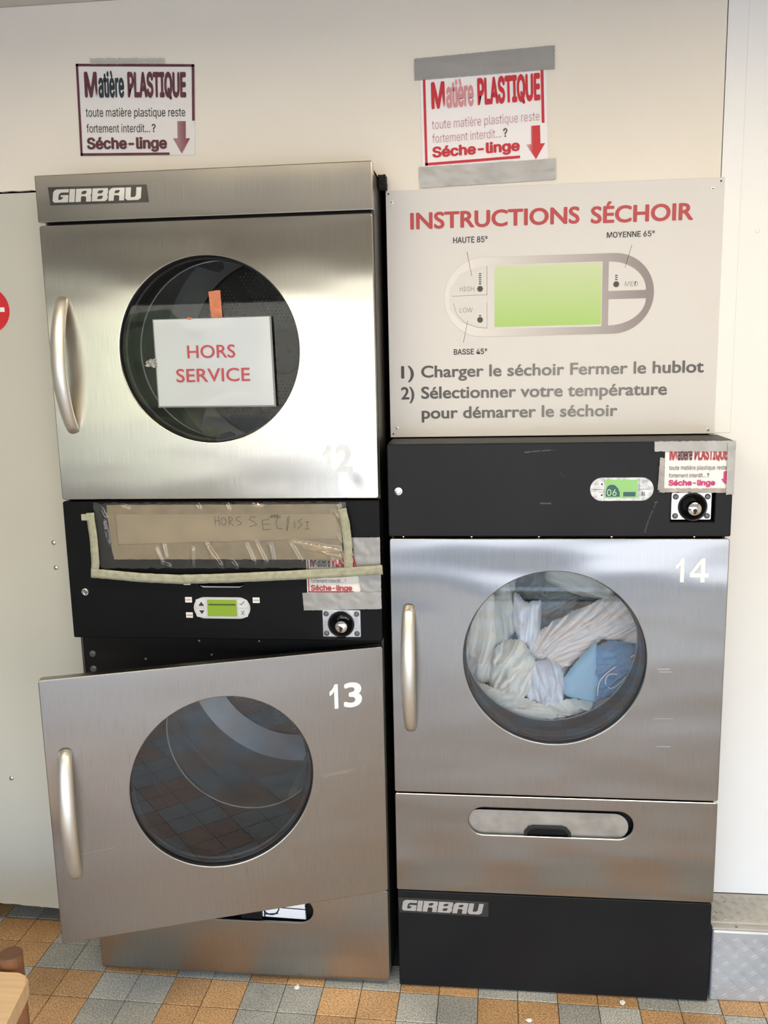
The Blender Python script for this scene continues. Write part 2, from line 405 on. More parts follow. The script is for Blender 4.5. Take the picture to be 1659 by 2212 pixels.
# ------------------------------------------------------------------ the room
TP = .1022; TA = -.0200
floor = tag(box('floor', -1.8, 3.3, DOOR_Y-.1, 1.2, -.08, -.004, M['sub']), kind='structure')
def tile_xy(i, j):
    x, y = i*TP, j*TP*1.008
    return .0100+x*math.cos(TA)-y*math.sin(TA), -.0055+x*math.sin(TA)+y*math.cos(TA)
def tile_bm(s=TP, g=.0009):
    bm = bmesh.new(); h = s/2-g
    lo = [bm.verts.new((a*h, b*h, -.004)) for a, b in ((-1,-1),(1,-1),(1,1),(-1,1))]
    mi = [bm.verts.new((a*h, b*h, -.0008)) for a, b in ((-1,-1),(1,-1),(1,1),(-1,1))]
    k = h-.0012
    hi = [bm.verts.new((a*k, b*k, 0)) for a, b in ((-1,-1),(1,-1),(1,1),(-1,1))]
    for a, b in ((lo, mi), (mi, hi)):
        for i in range(4): bm.faces.new((a[i], a[(i+1) % 4], b[(i+1) % 4], b[i]))
    bm.faces.new(hi); return bm
tm = {}
for k in ('tile_b', 'tile_g'):
    me = bpy.data.meshes.new('floor_tile'); b = tile_bm(); b.to_mesh(me); b.free(); me.materials.append(M[k]); tm[k] = me
def tkind(i, j): return 'tile_g' if ((i//2)+((j+10)//2)) % 2 == 0 else 'tile_b'
rest = {'tile_b': bmesh.new(), 'tile_g': bmesh.new()}
for i in range(-17, 32):
    for j in range(-37, 5):
        x, y = tile_xy(i+.5, j+.5)
        if not (-1.6 < x < 3.0): continue
        vis = -.72 < x < 2.0 and -.42 < y
        if vis:
            if .05 < x < 1.55 and y > .06: continue
            o = link('floor_tile', tm[tkind(i, j)], None, floor)
            o.location = (x, y, random.uniform(-.0004, .0003)); o.rotation_euler = (random.uniform(-.003, .003), random.uniform(-.003, .003), TA+random.uniform(-.004, .004))
        elif y < -.42 and y > DOOR_Y:
            b = rest[tkind(i, j)]; h = TP/2-.0012; c, s = math.cos(TA), math.sin(TA)
            b.faces.new([b.verts.new((x+p*h*c-q*h*s, y+p*h*s+q*h*c, -.0003)) for p, q in ((-1,-1),(1,-1),(1,1),(-1,1))])
for k, b in rest.items(): tag(bm_obj('floor_tile_field', b, M[k], floor), kind='stuff')

WY = .156
ceiling = tag(box('ceiling', -1.8, 3.3, DOOR_Y-.45, 1.2, 2.513, 2.60, M['ceil']), kind='structure')
for lx, ly in ADDED_LAMPS: box('added_lamp_housing', lx-.60, lx+.60, ly-.10, ly+.10, 2.445, 2.512, M['header'], ceiling, .004)  # housings for the added lamps, out of view
wb = tag(box('wall_back', -1.7, 3.2, 1.1, 1.2, 0, 2.513, M['dark_void']), kind='structure')
# upper cream panel: a plain L round the dryers
up_loop = [(-1.7, 2.083), (-.004, 2.083), (-.004, 2.079), (.817, 2.079), (.817, 1.452), (1.6015, 1.452), (1.6015, 2.512), (-1.7, 2.512)]
# ragged lower rim at far left
rag = [(-1.7, 2.083)]+[(-.60+i*.01, 2.083+random.uniform(-.0012, .0012)) for i in range(60)]+up_loop[2:]
shape('wall_panel', [rag], WY, M['wall'], wb, t=.012)
shape('wall_panel', [[(1.6035, 1.4475), (1.6490, 1.4475), (1.6490, 2.512), (1.6035, 2.512)]], WY-.0008, M['wall_r'], wb, t=.012)
shape('wall_panel', [[(1.600, .213), (3.0, .213), (3.0, 2.512), (1.6495, 2.512), (1.6495, 1.4470), (1.600, 1.4470)]], WY+.0002, M['wall_r'], wb, t=.012)
low = [(-1.7, .09)]+[(-.60+i*.012, .087-(i*.012)*.055+random.uniform(-.0012, .0012)) for i in range(50)]+[(.006, 2.079), (-1.7, 2.079)]
shape('wall_panel', [low], WY+.009, M['wall_l'], wb, t=.010)
box('wall_batten', 1.58, 1.66, WY+.013, WY+.03, .2, 2.5, M['dark_void'], wb)
for x, z in ((-.1149, 1.1688), (-.1146, 1.0988), (-.3049, .4742)):
    lathe('screw', [(0, -.004), (.003, -.0038), (.0058, -.0022), (.0068, 0), (.0068, .002)], x, z, M['screw'], wb, 20, WY+.009)
lathe('screw', [(0, -.0022), (.0035, -.002), (.006, 0), (.006, .002)], 1.6905, 1.921, M['wall_r'], wb, 18, WY)
tag(box('wall_left', -1.8, -1.6, DOOR_Y-.1, 1.2, 0, 2.513, mat('dark_room_paint', (.26, .25, .22), .7)), kind='structure')
tag(box('wall_right', 3.0, 3.2, DOOR_Y-.1, 1.2, 0, 2.513, M['room']), kind='structure')
bm = bmesh.new()
add_box(bm, -1.8, SILL_X, DOOR_Y-.1, DOOR_Y, 0, SILL_Z); add_box(bm, -1.8, 3.2, DOOR_Y-.1, DOOR_Y, HEAD_Z, 2.513)
for x in (.10, 1.85): add_box(bm, x-.03, x+.03, DOOR_Y-.08, DOOR_Y-.02, 0, HEAD_Z)
add_box(bm, OPX0, 3.2, DOOR_Y-.10, DOOR_Y, -.004, .04)
tag(bm_obj('wall_front', bm, M['header']), kind='structure')
# street outside
M['street'] = mat('sunlit_pavement', (.27, .24, .215), .9, var=(.8, .2))
M['lawn'] = mat('hedge_green', (.20, .21, .11), .9, var=(3, .4))
tag(box('ground', -14, 14, -22, DOOR_Y-.1, -.16, -.05, M['street']), kind='structure')
bm = bmesh.new(); add_box(bm, -16, -3.4, -12.2, -11.2, -.05, 2.3); bmesh.ops.subdivide_edges(bm, edges=bm.edges[:], cuts=7, use_grid_fill=True)
for v in bm.verts: v.co += Vector((noise.noise(v.co*2), noise.noise(v.co*2.3+Vector((9, 0, 0))), noise.noise(v.co*1.9)))*.5
tag(bm_obj('hedge', bm, M['lawn']), kind='structure')
# the house across the street: rendered facade with plinth, string course and shuttered openings
M['facade'] = mat('pale_facade', (.72, .62, .46), .9, var=(.6, .12)); M['shut'] = mat('shutter_grey', (.36, .35, .33), .7)
bm = bmesh.new(); add_box(bm, -16, 16, -15.4, -14.5, -.05, 4.2); add_box(bm, -16, 16, -14.5, -14.42, 2.9, 3.1); tag(bm_obj('facade', bm, M['facade']), kind='structure')
bm = bmesh.new(); add_box(bm, -16, 16, -14.5, -14.40, -.05, .55)
for k in range(9): add_box(bm, -13.5+k*3.1, -12.3+k*3.1, -14.5, -14.43, .9, 2.4)
tag(bm_obj('shutters', bm, M['shut']), kind='structure')
tag(box('door_sill', -1.6, 3.0, DOOR_Y-.22, DOOR_Y+.10, .0, .012, mat('dark_sill', (.05, .05, .055), .6)), kind='structure')
tag(box('shaded_entrance_paving', -14, 14, -5.35, DOOR_Y-.22, -.05, -.02, mat('shaded_brown_paving', (.13, .10, .085), .8)), kind='structure')  # brown paving, shade before the entrance put into its dark colour
tag(box('paving_band', -14, 14, -6.1, -5.35, -.05, -.044, mat('pale_paving', (.48, .46, .43), .8)), kind='structure')
tag(box('kerb', -14, 14, -7.35, -7.1, -.05, .08, M['shut']), kind='structure')
tag(box('road', -14, 14, -11.0, -7.35, -.05, -.045, M['shut']), kind='structure')

# ------------------------------------------------------------------ shared dryer parts
def handle_mesh():
    bm = bmesh.new(); n = 30; L = .309; d = .052; rings = []
    P = lambda t: Vector((0, -d*math.sin(PI*t)**.75 if 0 < t < 1 else 0, L*t))
    for i in range(n+1):
        t = i/n; e = 1e-3
        tan = (P(min(1, t+e))-P(max(0, t-e))).normalized()
        side = Vector((1, 0, 0)); nrm = tan.cross(side).normalized()
        wdt = .0182*(.84+.16*math.sin(PI*t)); hgt = .0115
        rings.append([bm.verts.new(P(t)+side*wdt*math.cos(2*PI*k/16)+nrm*hgt*math.sin(2*PI*k/16)) for k in range(16)])
    for a, b in zip(rings, rings[1:]):
        for k in range(16): bm.faces.new((a[k], a[(k+1) % 16], b[(k+1) % 16], b[k]))
    bm.faces.new(rings[0]); bm.faces.new(rings[-1][::-1]); bmesh.ops.recalc_face_normals(bm, faces=bm.faces)
    me = bpy.data.meshes.new('handle'); bm.to_mesh(me); bm.free()
    for p in me.polygons: p.use_smooth = len(p.vertices) == 4
    me.materials.append(M['handle']); return me
HANDLE = handle_mesh()
DW, DH, WR = .797, .659, .2195       # door width, height, porthole radius
def make_door(parent, name, x_hinge, z0, steelm, rot=0.0, gm='glass', w=DW, label=None, h=DH):
    cx, cz = -.4005*w/DW, .359
    face = shape_mesh([rect(-w, 0, 0, h, .006), circ(cx, cz, WR, 96)], 0, .006, .0022)
    rim = shape_mesh([rect(-w+.0005, -.0005, .0005, h-.0005, .006), rect(-w+.003, -.003, .003, h-.003, .004)], .004, .020, 0)
    o = join(name, [face, rim], steelm, parent)
    o.location = (x_hinge, 0, z0); o.rotation_euler = (0, 0, rot)
    if label: o['label'] = label
    lathe('gasket', [(WR+.012, .0065), (WR-.0005, .0066), (WR-.0012, .034), (WR-.006, .036), (WR-.006, .062), (WR-.002, .064), (WR-.002, .076), (.235, .076), (.235, .032), (.300, .032), (.300, .0065), (WR+.012, .0065)], cx, cz, M['rubber'], o, 96)
    g = lathe('glass', [(0, .012), (WR-.001, .012)], cx, cz, M[gm], o, 96)
    hd = link('handle', HANDLE, None, o); hd.location = (-w+.0445, 0, .1755)
    return o
BUMPS = None
def make_drum(parent, cx, cz, rotl=0.0, lift0=.165):
    d = lathe('drum', [(WR+.002, .150), (.374, .150), (.376, .165), (.376, .30), (.373, .305), (.376, .31), (.376, .55), (.373, .555), (.376, .56), (.376, .72), (.368, .75), (.298, .802), (.297, .812)], cx, cz, M['drum'], parent, 96)
    lathe('flange', [(.247, .0385), (.247, .045), (.224, .135), (.224, .149), (.230, .149)], cx, cz, M['rubber'], parent, 96)
    lathe('back_plate', [(.297, .805), (.290, .800), (.075, .800), (.070, .790), (.060, .784), (0, .784)], cx, cz, M['drum_back'], d, 96)
    global BUMPS
    if BUMPS is None:
        bm = bmesh.new(); p = .0125; k = 0
        for a in range(-30, 31):
            for b in range(-30, 31):
                x = (a+(b % 2)*.5)*p; z = b*p*.866; r = math.hypot(x, z)
                if r > .275 or r < .095: continue
                sec = (math.degrees(math.atan2(z, x))+360) % 60
                if sec < 9: continue
                vs = [bm.verts.new((x+.0036*math.cos(PI*q/3), 0, z+.0036*math.sin(PI*q/3))) for q in range(6)]
                ctr = bm.verts.new((x, -.0018, z))
                for q in range(6): bm.faces.new((vs[q], vs[(q+1) % 6], ctr))
        BUMPS = bpy.data.meshes.new('perforations'); bm.to_mesh(BUMPS); bm.free(); BUMPS.materials.append(M['hole'])
    pf = link('perforations', BUMPS, None, d); pf.location = (cx, .7995, cz); tag(pf, kind='stuff')
    for q in range(3):
        a = rotl+q*2*PI/3; lathe('hub_hole', [(0, -.0006), (.008, -.0006)], cx+.030*math.cos(a), cz+.030*math.sin(a), M['dark'], d, 14, .784)
    for q in range(3):                      # three lifters (paddles) along the drum
        a = rotl+q*2*PI/3; bm = bmesh.new(); pr = []
        for yy in (lift0, .70):
            h = .085 if yy < .5 else .085
            ring = []
            for da, rr in ((-.13, .374), (-.035, .374-h), (.035, .374-h), (.13, .374)):
                ring.append(bm.verts.new((cx+rr*math.cos(a+da), yy+(.02 if rr < .33 and yy < .5 else (-.03 if rr < .33 else 0)), cz+rr*math.sin(a+da))))
            pr.append(ring)
        for k in range(3): bm.faces.new((pr[0][k], pr[0][k+1], pr[1][k+1], pr[1][k]))
        bm.faces.new(pr[0]); bm.faces.new(pr[1][::-1]); bmesh.ops.recalc_face_normals(bm, faces=bm.faces)
        bm_obj('lifter', bm, M['drum'], d)
    return d
def number(s, x0, x1, z0, z1, m, parent, y=-.0006, names='numeral', sh=0.0):
    n = len(s); gap = .012*(x1-x0)/.07
    ws = {'1': .46}
    tot = sum(ws.get(c, 1) for c in s); unit = ((x1-x0)-gap*(n-1))/tot; x = x0
    for c in s:
        w = unit*ws.get(c, 1)
        if c in DIG:
            shape(names, [[(x+a*w, z0+b*(z1-z0)) for a, b in lp] for lp in DIG[c]], y, m, parent)
        else:
            FONT[0] = None; lettering([(c, x, x+w, z0, z1, .030, sh)], y, m, parent, names); FONT[0] = SANS
        x += w+gap
DIG = {'1': [[(.55, 0), (1, 0), (1, 1), (.62, 1), (.45, .87), (.22, .77), (0, .71), (0, .54), (.30, .60), (.55, .72)]],
       '4': [[(.57, 0), (.80, 0), (.80, .21), (1, .21), (1, .39), (.80, .39), (.80, 1), (.60, 1), (0, .40), (0, .21), (.57, .21)], [(.57, .39), (.20, .39), (.57, .76)]]}
def leaf(x0, x1, y0, y1): 
    r = .10; return [(x0, y0), (x0, y1-r), (x0+r, y1), (x1, y1), (x1, y0+r), (x1-r, y0)]
GL = {'G': (1, [[(.12, 0), (0, .14), (0, .78), (.08, .93), (.22, 1), (1, 1), (1, .75), (.52, .75), (.40, .66), (.36, .5), (.36, .20), (.52, .20), (.64, .30), (.66, .42), (.50, .42), (.50, .55), (1, .55), (1, 0)]]),
      'I': (.36, [[(0, 0), (0, 1), (1, 1), (1, 0)]]),
      'R': (1, [[(0, 0), (0, 1), (.95, 1), (1, .93), (1, .55), (.92, .48), (1, .38), (1, 0), (.68, 0), (.68, .34), (.60, .42), (.36, .42), (.34, .3), (.34, 0)], leaf(.36, .68, .58, .84)]),
      'B': (1, [[(0, 0), (0, 1), (.95, 1), (1, .93), (1, .58), (.94, .50), (1, .42), (1, .16), (.86, 0)], leaf(.34, .68, .60, .84), leaf(.34, .68, .16, .42)]),
      'A': (1, [[(0, 0), (0, .76), (.08, .92), (.22, 1), (1, 1), (1, 0), (.68, 0), (.68, .34), (.60, .42), (.34, .42), (.34, 0)], leaf(.36, .68, .58, .82)]),
      'U': (1, [[(0, 1), (0, .16), (.14, 0), (.82, 0), (1, .14), (1, 1), (.68, 1), (.68, .36), (.58, .24), (.34, .24), (.34, 1)]])}
def badge(parent, q, y, label):
    plate = shape_mesh([[q(*p) for p in ((.012, 0), (1, 0), (1, 1), (.02, 1))]], y-.0012, .0012, .0003)
    plate.name = 'nameplate'; o = link('nameplate', plate, M['badge_bg'], parent); o['label'] = label
    ws = [GL[c][0] for c in 'GIRBAU']; gap = .06; tot = sum(ws)+gap*5; u = .045; sc = (.955-.045-.03)/tot
    for c in 'GIRBAU':
        w, lps = GL[c]
        f = [[q(u+px*w*sc+.022*py, .86-.72*py) for px, py in lp] for lp in lps]
        me = shape_mesh(f, y-.0018, .0006); me.name = 'letter'; link('letter', me, M['badge_fg'], o); u += (w+gap)*sc
    return o
M['badge_bg'] = mat('badge_black', (.03, .03, .028), .3, var=(60, .3))
M['badge_fg'] = mat('badge_silver', (.50, .50, .50), .35, .5, var=(30, .1))

def coin_slot(parent, x0, x1, z0, z1, cx, cz, m, nm='coin_lock', label=None):
    o = shape(nm, [rect(x0, x1, z0, z1, .003), circ(cx, cz, .030, 40)], .004, m, parent, t=.004, bev=.0008)
    if label: o['label'] = label
    lathe('cup', [(.0335, .0035), (.0325, .001), (.0295, .003), (.024, .020), (.015, .034), (0, .034)], cx, cz, M['cup'], o, 40)
    lathe('key_plug', [(.013, .034), (.0165, .008), (.0175, -.002), (.0150, -.010), (.009, -.0135), (0, -.014)], cx+.002, cz-.003, M['chrome'], o, 32)
    bm = bmesh.new(); add_lathe(bm, [(0, -.0148), (.0046, -.0146), (.0046, -.011)], cx+.002, cz-.006, 14)
    add_box(bm, cx-.001, cx+.004, -.0150, -.012, cz-.014, cz-.006); bm_obj('keyhole', bm, M['dark'], o)
    for a in (x0+.0095, x1-.0095):
        for b in (z0+.0095, z1-.0095):
            lathe('rivet', [(0, -.0015), (.004, -.0008), (.0066, .002), (.0066, .004)], a, b, M['rivet'], o, 16)
    return o
M['cup'] = mat('black_cup', (.015, .015, .015), .18, coat=.3)
M['rivet'] = mat('grey_rivet', (.13, .135, .14), .4, .5)

def side_cabinet(parent, x0, x1, ztop, zbot, cavs, cover):
    """sheet-metal body: sides, top, back and a black front frame with a round mouth for each drum"""
    bm = bmesh.new(); yb = .93
    add_box(bm, x0, x0+.006, .032, yb, zbot, ztop); add_box(bm, x1-.006, x1, .032, yb, zbot, ztop)
    add_box(bm, x0, x1, .0, yb, ztop-.006, ztop) if False else add_box(bm, x0, x1, .032, yb, ztop-.006, ztop)
    add_box(bm, x0, x1, yb-.006, yb, zbot, ztop); add_box(bm, x0, x1, .04, yb, zbot, zbot+.01)
    if len(cavs) > 1: add_box(bm, x0, x1, .15, yb, 1.13, 1.145)
    bm_obj('cabinet', bm, M['side'], parent)
    loops = [rect(x0+.003, x1-.003, zbot+.005, ztop-.004, .003)]+[circ(cx, cz, .246, 96) for cx, cz in cavs]
    return shape('front_frame', loops, .034, M['frame'], parent, t=.004)

# ------------------------------------------------------------------ left: two dryers stacked in one column
LS = thing('stacked_dryer', 'tall left column of two stacked stainless dryers, numbered 12 and 13, lower door ajar', 'dryer')
D12c, D13c = (.397, 1.3127+.359), (.397, .2795+.359)
ff = side_cabinet(LS, .004, .799, 2.074, .012, [D12c, D13c], None)
# top fascia, folded sheet with rounded front corners
bm = bmesh.new(); add_box(bm, .000, .801, .0, .030, 1.9790, 2.0858, .0025)
tf = bm_obj('top_panel', bm, M['steel12'], LS)
badge(LS, quad((.0292, 2.0583), (.2728, 2.0548), (.2752, 2.0155), (.0300, 2.0172)), 0.0, 'black nameplate with silver italic letters on the top panel')
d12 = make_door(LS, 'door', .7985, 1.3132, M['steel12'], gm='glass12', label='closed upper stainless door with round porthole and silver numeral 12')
number('12', .6655-.7985, .7375-.7985, 1.3780-1.3132, 1.4425-1.3132, M['grey_num'], d12)
make_drum(LS, D12c[0], D12c[1], rotl=.02)
make_drum(LS, D13c[0], D13c[1], rotl=-1.30)
# black control panel between the two doors
cp = shape('control_panel', [rect(.001, .800, .9545, 1.3085, .004), rect(.3395, .4530, 1.0905, 1.1135, .006), circ(.6976, .9983, .036, 40)], 0.0, M['black'], LS, t=.030, bev=.003)
box('panel_backing', .30, .76, .0305, .033, .955, 1.16, M['frame'], cp)
# finger slot under the cardboard: light curved lip
bm = bmesh.new()
for i in range(24):
    pass
lip = [(.343, 1.0945), (.352, 1.0900), (.444, 1.0900), (.4560, 1.0960), (.446, 1.0925), (.400, 1.0925), (.352, 1.0930)]
shape('slot_lip', [lip], -.0008, M['plastic'], cp, t=.002)
# display
def pill(x0, x1, z0, z1, n=14):
    r = (z1-z0)/2; cz = (z0+z1)/2; out = []
    for i in range(n+1): a = -PI/2+PI*i/n; out.append((x1-r+r*math.cos(a), cz+r*math.sin(a)))
    for i in range(n+1): a = PI/2+PI*i/n; out.append((x0+r+r*math.cos(a), cz+r*math.sin(a)))
    return out
dp = shape('display', [pill(.3242, .4698, 1.0095, 1.0650)], -.0030, M['plastic'], LS, t=.003, bev=.0012); dp['label'] = 'light grey pill-shaped display with green screen and arrow keys'
shape('screen', [rect(.3602, .4355, 1.0165, 1.0590, .0015)], -.0038, M['lcd'], dp, t=.001)
bm = bmesh.new()
for k in range(13):
    x = .3640+k*.0053; add_box(bm, x, x+.0044, -.0042, -.0038, 1.0445, 1.0485)
bm_obj('screen_text', bm, M['lcdink'], dp)
M['key'] = mat('pale_key', (.60, .61, .63), .4)
for x0, x1, z0, z1 in ((.3305, .3570, 1.0385, 1.0605), (.3305, .3570, 1.0140, 1.0360), (.4388, .4640, 1.0385, 1.0600), (.4388, .4640, 1.0145, 1.0360)):
    shape('key', [rect(x0, x1, z0, z1, .005)], -.0040, M['key'], dp, t=.0012, bev=.0004)
shape('arrow_mark', [[(.3375, 1.0430), (.3525, 1.0430), (.3450, 1.0540)]], -.0044, M['ink'], dp)
shape('arrow_mark', [[(.3385, 1.0315), (.3525, 1.0315), (.3455, 1.0215)]], -.0044, M['ink'], dp)
shape('check_mark', [[(.4440, 1.0490), (.4475, 1.0460), (.4560, 1.0550), (.4550, 1.0560), (.4475, 1.0480), (.4450, 1.0500)]], -.0044, M['ink'], dp)
shape('cross_mark', [[(.4460, 1.0310), (.4470, 1.0318), (.4505, 1.0268), (.4540, 1.0318), (.4550, 1.0310), (.4512, 1.0258), (.4550, 1.0206), (.4540, 1.0198), (.4505, 1.0248), (.4470, 1.0198), (.4460, 1.0206), (.4498, 1.0258)]], -.0044, M['ink'], dp)
for tx, x, z in (('BASSE', .3100, 1.1030), ('FORT', .3115, 1.0575), ('BASSE', .3115, 1.0177), ('MOYEN', .4852, 1.0577)):
    s = shape('sticker', [rect(x-.0088, x+.0088, z-.0070, z+.0070, .001)], -.0006, M['paper'], LS, t=.0006)
    s['label'] = 'tiny white sticker reading '+tx
    lettering([(tx, x-.0068, x+.0068, z-.0018, z+.0020, .01)], -.0008, M['grey_ink'], s)
def cam_lock(parent, x, z, label=None):
    o = lathe('cam_lock', [(0, -.0030), (.0045, -.0030), (.0055, -.0010), (.0062, -.0040), (.0092, -.0036), (.0098, 0)], x, z, M['chrome'], parent, 24)
    return o
cam_lock(LS, .0429, 1.0766)
shape('coin_surround', [rect(.6465, .7480, .9605, 1.036, .002), circ(.6976, .9983, .036, 40)], -.0012, M['frame'], LS, t=.0012)
c13 = coin_slot(LS, .6515, .7465, .9655, 1.0345, .6976, .9983, M['zinc'], label='zinc plate with chrome key plug beneath the grey tape'); c13.location.y = -.0055
for x, z in ((.0317, .8996), (.0308, .8579)):
    lathe('screw', [(0, -.0036), (.003, -.0036), (.0042, -.002), (.0075, -.0016), (.0090, 0)], x, z, M['rivet'], LS, 20, .034)
for x, z in ((.3215, .9387), (.4788, .9396), (.352, .902), (.175, .888)):
    lathe('screw', [(0, -.0015), (.0022, -.0012), (.0030, 0)], x, z, M['screw'], LS, 12, .034)
# lower door, standing ajar on its right hinge
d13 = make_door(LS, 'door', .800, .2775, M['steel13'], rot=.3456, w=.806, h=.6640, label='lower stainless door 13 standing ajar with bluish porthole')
number('13', -.1375, -.0560, .7935-.2775, .8570-.2775, M['white_num'], d13)
# kick panel with slot
lp = shape('kick_panel', [rect(.001, .7985, .0105, .2760, .005), pill(.1900, .5985, .1725, .2420)], 0.0, M['steel13'], LS, t=.006, bev=.0022)
lp['label'] = 'bottom stainless kick panel with pill-shaped slot'
box('kick_panel_core', .006, .794, .020, .030, .015, .272, M['frame'], LS)
wp = shape('pictogram_card', [[(.4580, .1775), (.5785, .1740), (.5765, .2170), (.5560, .2410), (.4580, .2380)]], .013, M['white_num'], LS, t=.001)
wp['label'] = 'white card with black line pictogram inside the slot'
bm = bmesh.new()
def add_stroke(bm, pts, w, y, t=.0003):
    for (x0, z0), (x1, z1) in zip(pts, pts[1:]):
        dx, dz = x1-x0, z1-z0; l = math.hypot(dx, dz) or 1; nx, nz = -dz/l*w/2, dx/l*w/2
        ex, ez = dx/l*w*.3, dz/l*w*.3
        bm.faces.new([bm.verts.new(p) for p in ((x0-ex+nx, y, z0-ez+nz), (x0-ex-nx, y, z0-ez-nz), (x1+ex-nx, y, z1+ez-nz), (x1+ex+nx, y, z1+ez+nz))])
add_stroke(bm, [(.4815+.022*math.cos(a*PI/12), .2060+.022*math.sin(a*PI/12)) for a in range(-10, 11)], .0035, .0125)
add_stroke(bm, [(.503, .2060), (.577, .2030)], .0030, .0125); add_stroke(bm, [(.462, .1840), (.500, .1880)], .003, .0125)
add_stroke(bm, [(.4640, .1780), (.4640, .2000)], .0035, .0125); add_stroke(bm, [(.5770, .1750), (.5755, .2170)], .003, .0125)
bm_obj('pictogram', bm, M['ink'], wp)
shape('latch', [[(.40, .172), (.40, .192), (.415, .205), (.442, .205), (.456, .192), (.458, .172)]], .006, M['frame'], LS, t=.012, bev=.002)
# foam strip squeezed into the gap at the wall
bm = bmesh.new(); add_box(bm, .8005, .8185, .120, .160, 2.046, 2.077, 0)
bmesh.ops.subdivide_edges(bm, edges=bm.edges[:], cuts=4, use_grid_fill=True)
for v in bm.verts: v.co += Vector((noise.noise(v.co*300), noise.noise(v.co*310+Vector((5, 0, 0))), noise.noise(v.co*290)))*.0022; v.co.x = max(v.co.x, .7992)
tag(bm_obj('foam_strip', bm, M['foam'], None, True), 'small black foam strip stuffed beside the top of the tall column', 'foam')

# ------------------------------------------------------------------ right: single dryer
RS = thing('dryer', 'shorter right dryer numbered 14, full of laundry, with black control panel', 'dryer', (.8204, 0, 0))
X = .8204
D14c = (.3970, .5582+.359)
def sc14():
    bm = bmesh.new(); yb = .93
    add_box(bm, .004, .010, .032, yb, .01, 1.436); add_box(bm, .789, .795, .032, yb, .01, 1.436)
    add_box(bm, .004, .795, yb-.006, yb, .01, 1.436); add_box(bm, .004, .795, .05, yb, .01, .02); add_box(bm, .012, .787, .30, yb, 1.425, 1.431)
    bm_obj('cabinet', bm, M['side'], RS)
    shape('front_frame', [rect(.006, .793, .285, 1.21, .003), circ(*D14c, .246, 96)], .034, M['frame'], RS, t=.004)
sc14()
box('top_cover', .0, .7993, .030, .30, 1.4375, 1.4430, M['topcover'] if 'topcover' in M else M['black_r'], RS, .0015)
cpr = shape('control_panel', [rect(.0, .7993, 1.2195, 1.4431, .004), rect(.6620, .7612, 1.2540, 1.3245, .001)], 0, M['black_r'], RS, t=.030, bev=.003)
box('panel_backing', .64, .79, .0305, .034, 1.24, 1.34, M['frame'], cpr)
cam_lock(RS, .0264, 1.3307)
dr = shape('display', [pill(.4758, .6215, 1.3048, 1.3606)], -.0030, M['worn_sil'], RS, t=.003, bev=.0012); dr['label'] = 'scuffed silver pill-shaped display showing 06'
shape('screen', [rect(.5104, .5853, 1.3120, 1.3556, .001)], -.0038, M['lcd14'], dr, t=.001)
shape('screen_graphic', [[(.5125, 1.3155), (.5125, 1.3300), (.5160, 1.3400), (.5230, 1.3440), (.5320, 1.3430), (.5400, 1.3350), (.5440, 1.3250), (.5440, 1.3155)]], -.0041, M['lcdblue'], dr)
shape('screen_graphic', [rect(.5520, .5800, 1.3160, 1.3265, 0)], -.0041, M['lcdblue'], dr)
lettering([('06', .5150, .5365, 1.3180, 1.3330, .0)], -.0043, M['lcdtxt'], dr, 'screen_digits')
lettering([('menu info', .5140, .5400, 1.3485, 1.3510, .0)], -.0043, M['lcdblue'], dr, 'screen_digits') if False else None
for x, z, r in ((.5030, 1.3450, .0022), (.5030, 1.3190, .0022)): lathe('key_mark', [(0, -.0034), (r, -.0034)], x, z, M['ink'], dr, 10)
for b_ in ((.5945, .5963, 1.3170, 1.3270), (.5985, .6003, 1.3170, 1.3270), (.4830, .5060, 1.3322, 1.3330), (.5885, .6160, 1.3322, 1.3330), (.5080, .5086, 1.308, 1.358), (.5875, .5881, 1.308, 1.358)):
    box('key_mark', b_[0], b_[1], -.0036, -.003, b_[2], b_[3], M['ink'], dr)
c14 = coin_slot(RS, .6632, .7540, 1.2590, 1.3230, .7118, 1.2895, M['zinc'], label='bright zinc plate with black cup and chrome key plug')
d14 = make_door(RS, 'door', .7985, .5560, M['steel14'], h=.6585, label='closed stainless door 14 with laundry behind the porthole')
d14.location.x = .7985
number('14', 1.4977-X-.7985, 1.5737-X-.7985, 1.1100-.5560, 1.1680-.5560, M['white_num'], d14)
make_drum(RS, D14c[0], D14c[1], .4, .44)
dw = shape('drawer_front', [rect(.002, .7985, .2820, .5520, .005), pill(.1890, .5980, .4455, .5205)], 0, M['steel14'], RS, t=.006, bev=.0022)
dw['label'] = 'stainless lint drawer front with long rounded slot'
M['inner'] = mat('stained_inner_steel', (.42, .40, .36), .45, .7, var=(22, .25))
shape('inner_plate', [pill(.1800, .5880, .4380, .5080)], .012, M['inner'], dw, t=.003, bev=.0008)
box('drawer_core', .006, .794, .022, .032, .285, .548, M['frame'], RS)
shape('pull', [[(.3290, .4445), (.3290, .4540), (.3400, .4680), (.3520, .4715), (.4230, .4715), (.4350, .4680), (.4460, .4540), (.4460, .4445)],
               [(.3345, .4445), (.3345, .4520), (.3430, .4630), (.3540, .4665), (.4210, .4665), (.4320, .4630), (.4405, .4520), (.4405, .4445)]], .004, M['rubber'], dw, t=.008, bev=.0015)
shape('pull_recess', [[(.3345, .4445), (.3430, .4630), (.4320, .4630), (.4405, .4445)]], .0095, M['frame'], dw, t=.002)
bs = shape('plinth', [rect(.004, .7955, .0045, .2790, .003)], .001, M['black_r'], RS, t=.03, bev=.002); bs['label'] = 'black plinth at the foot of the right dryer'
badge(RS, quad((.8195-X+.003, .2600), (1.0600-X, .2572), (1.0585-X, .2150), (.8210-X+.003, .2175)), 0.001, 'worn black nameplate with silver italic letters on the plinth')
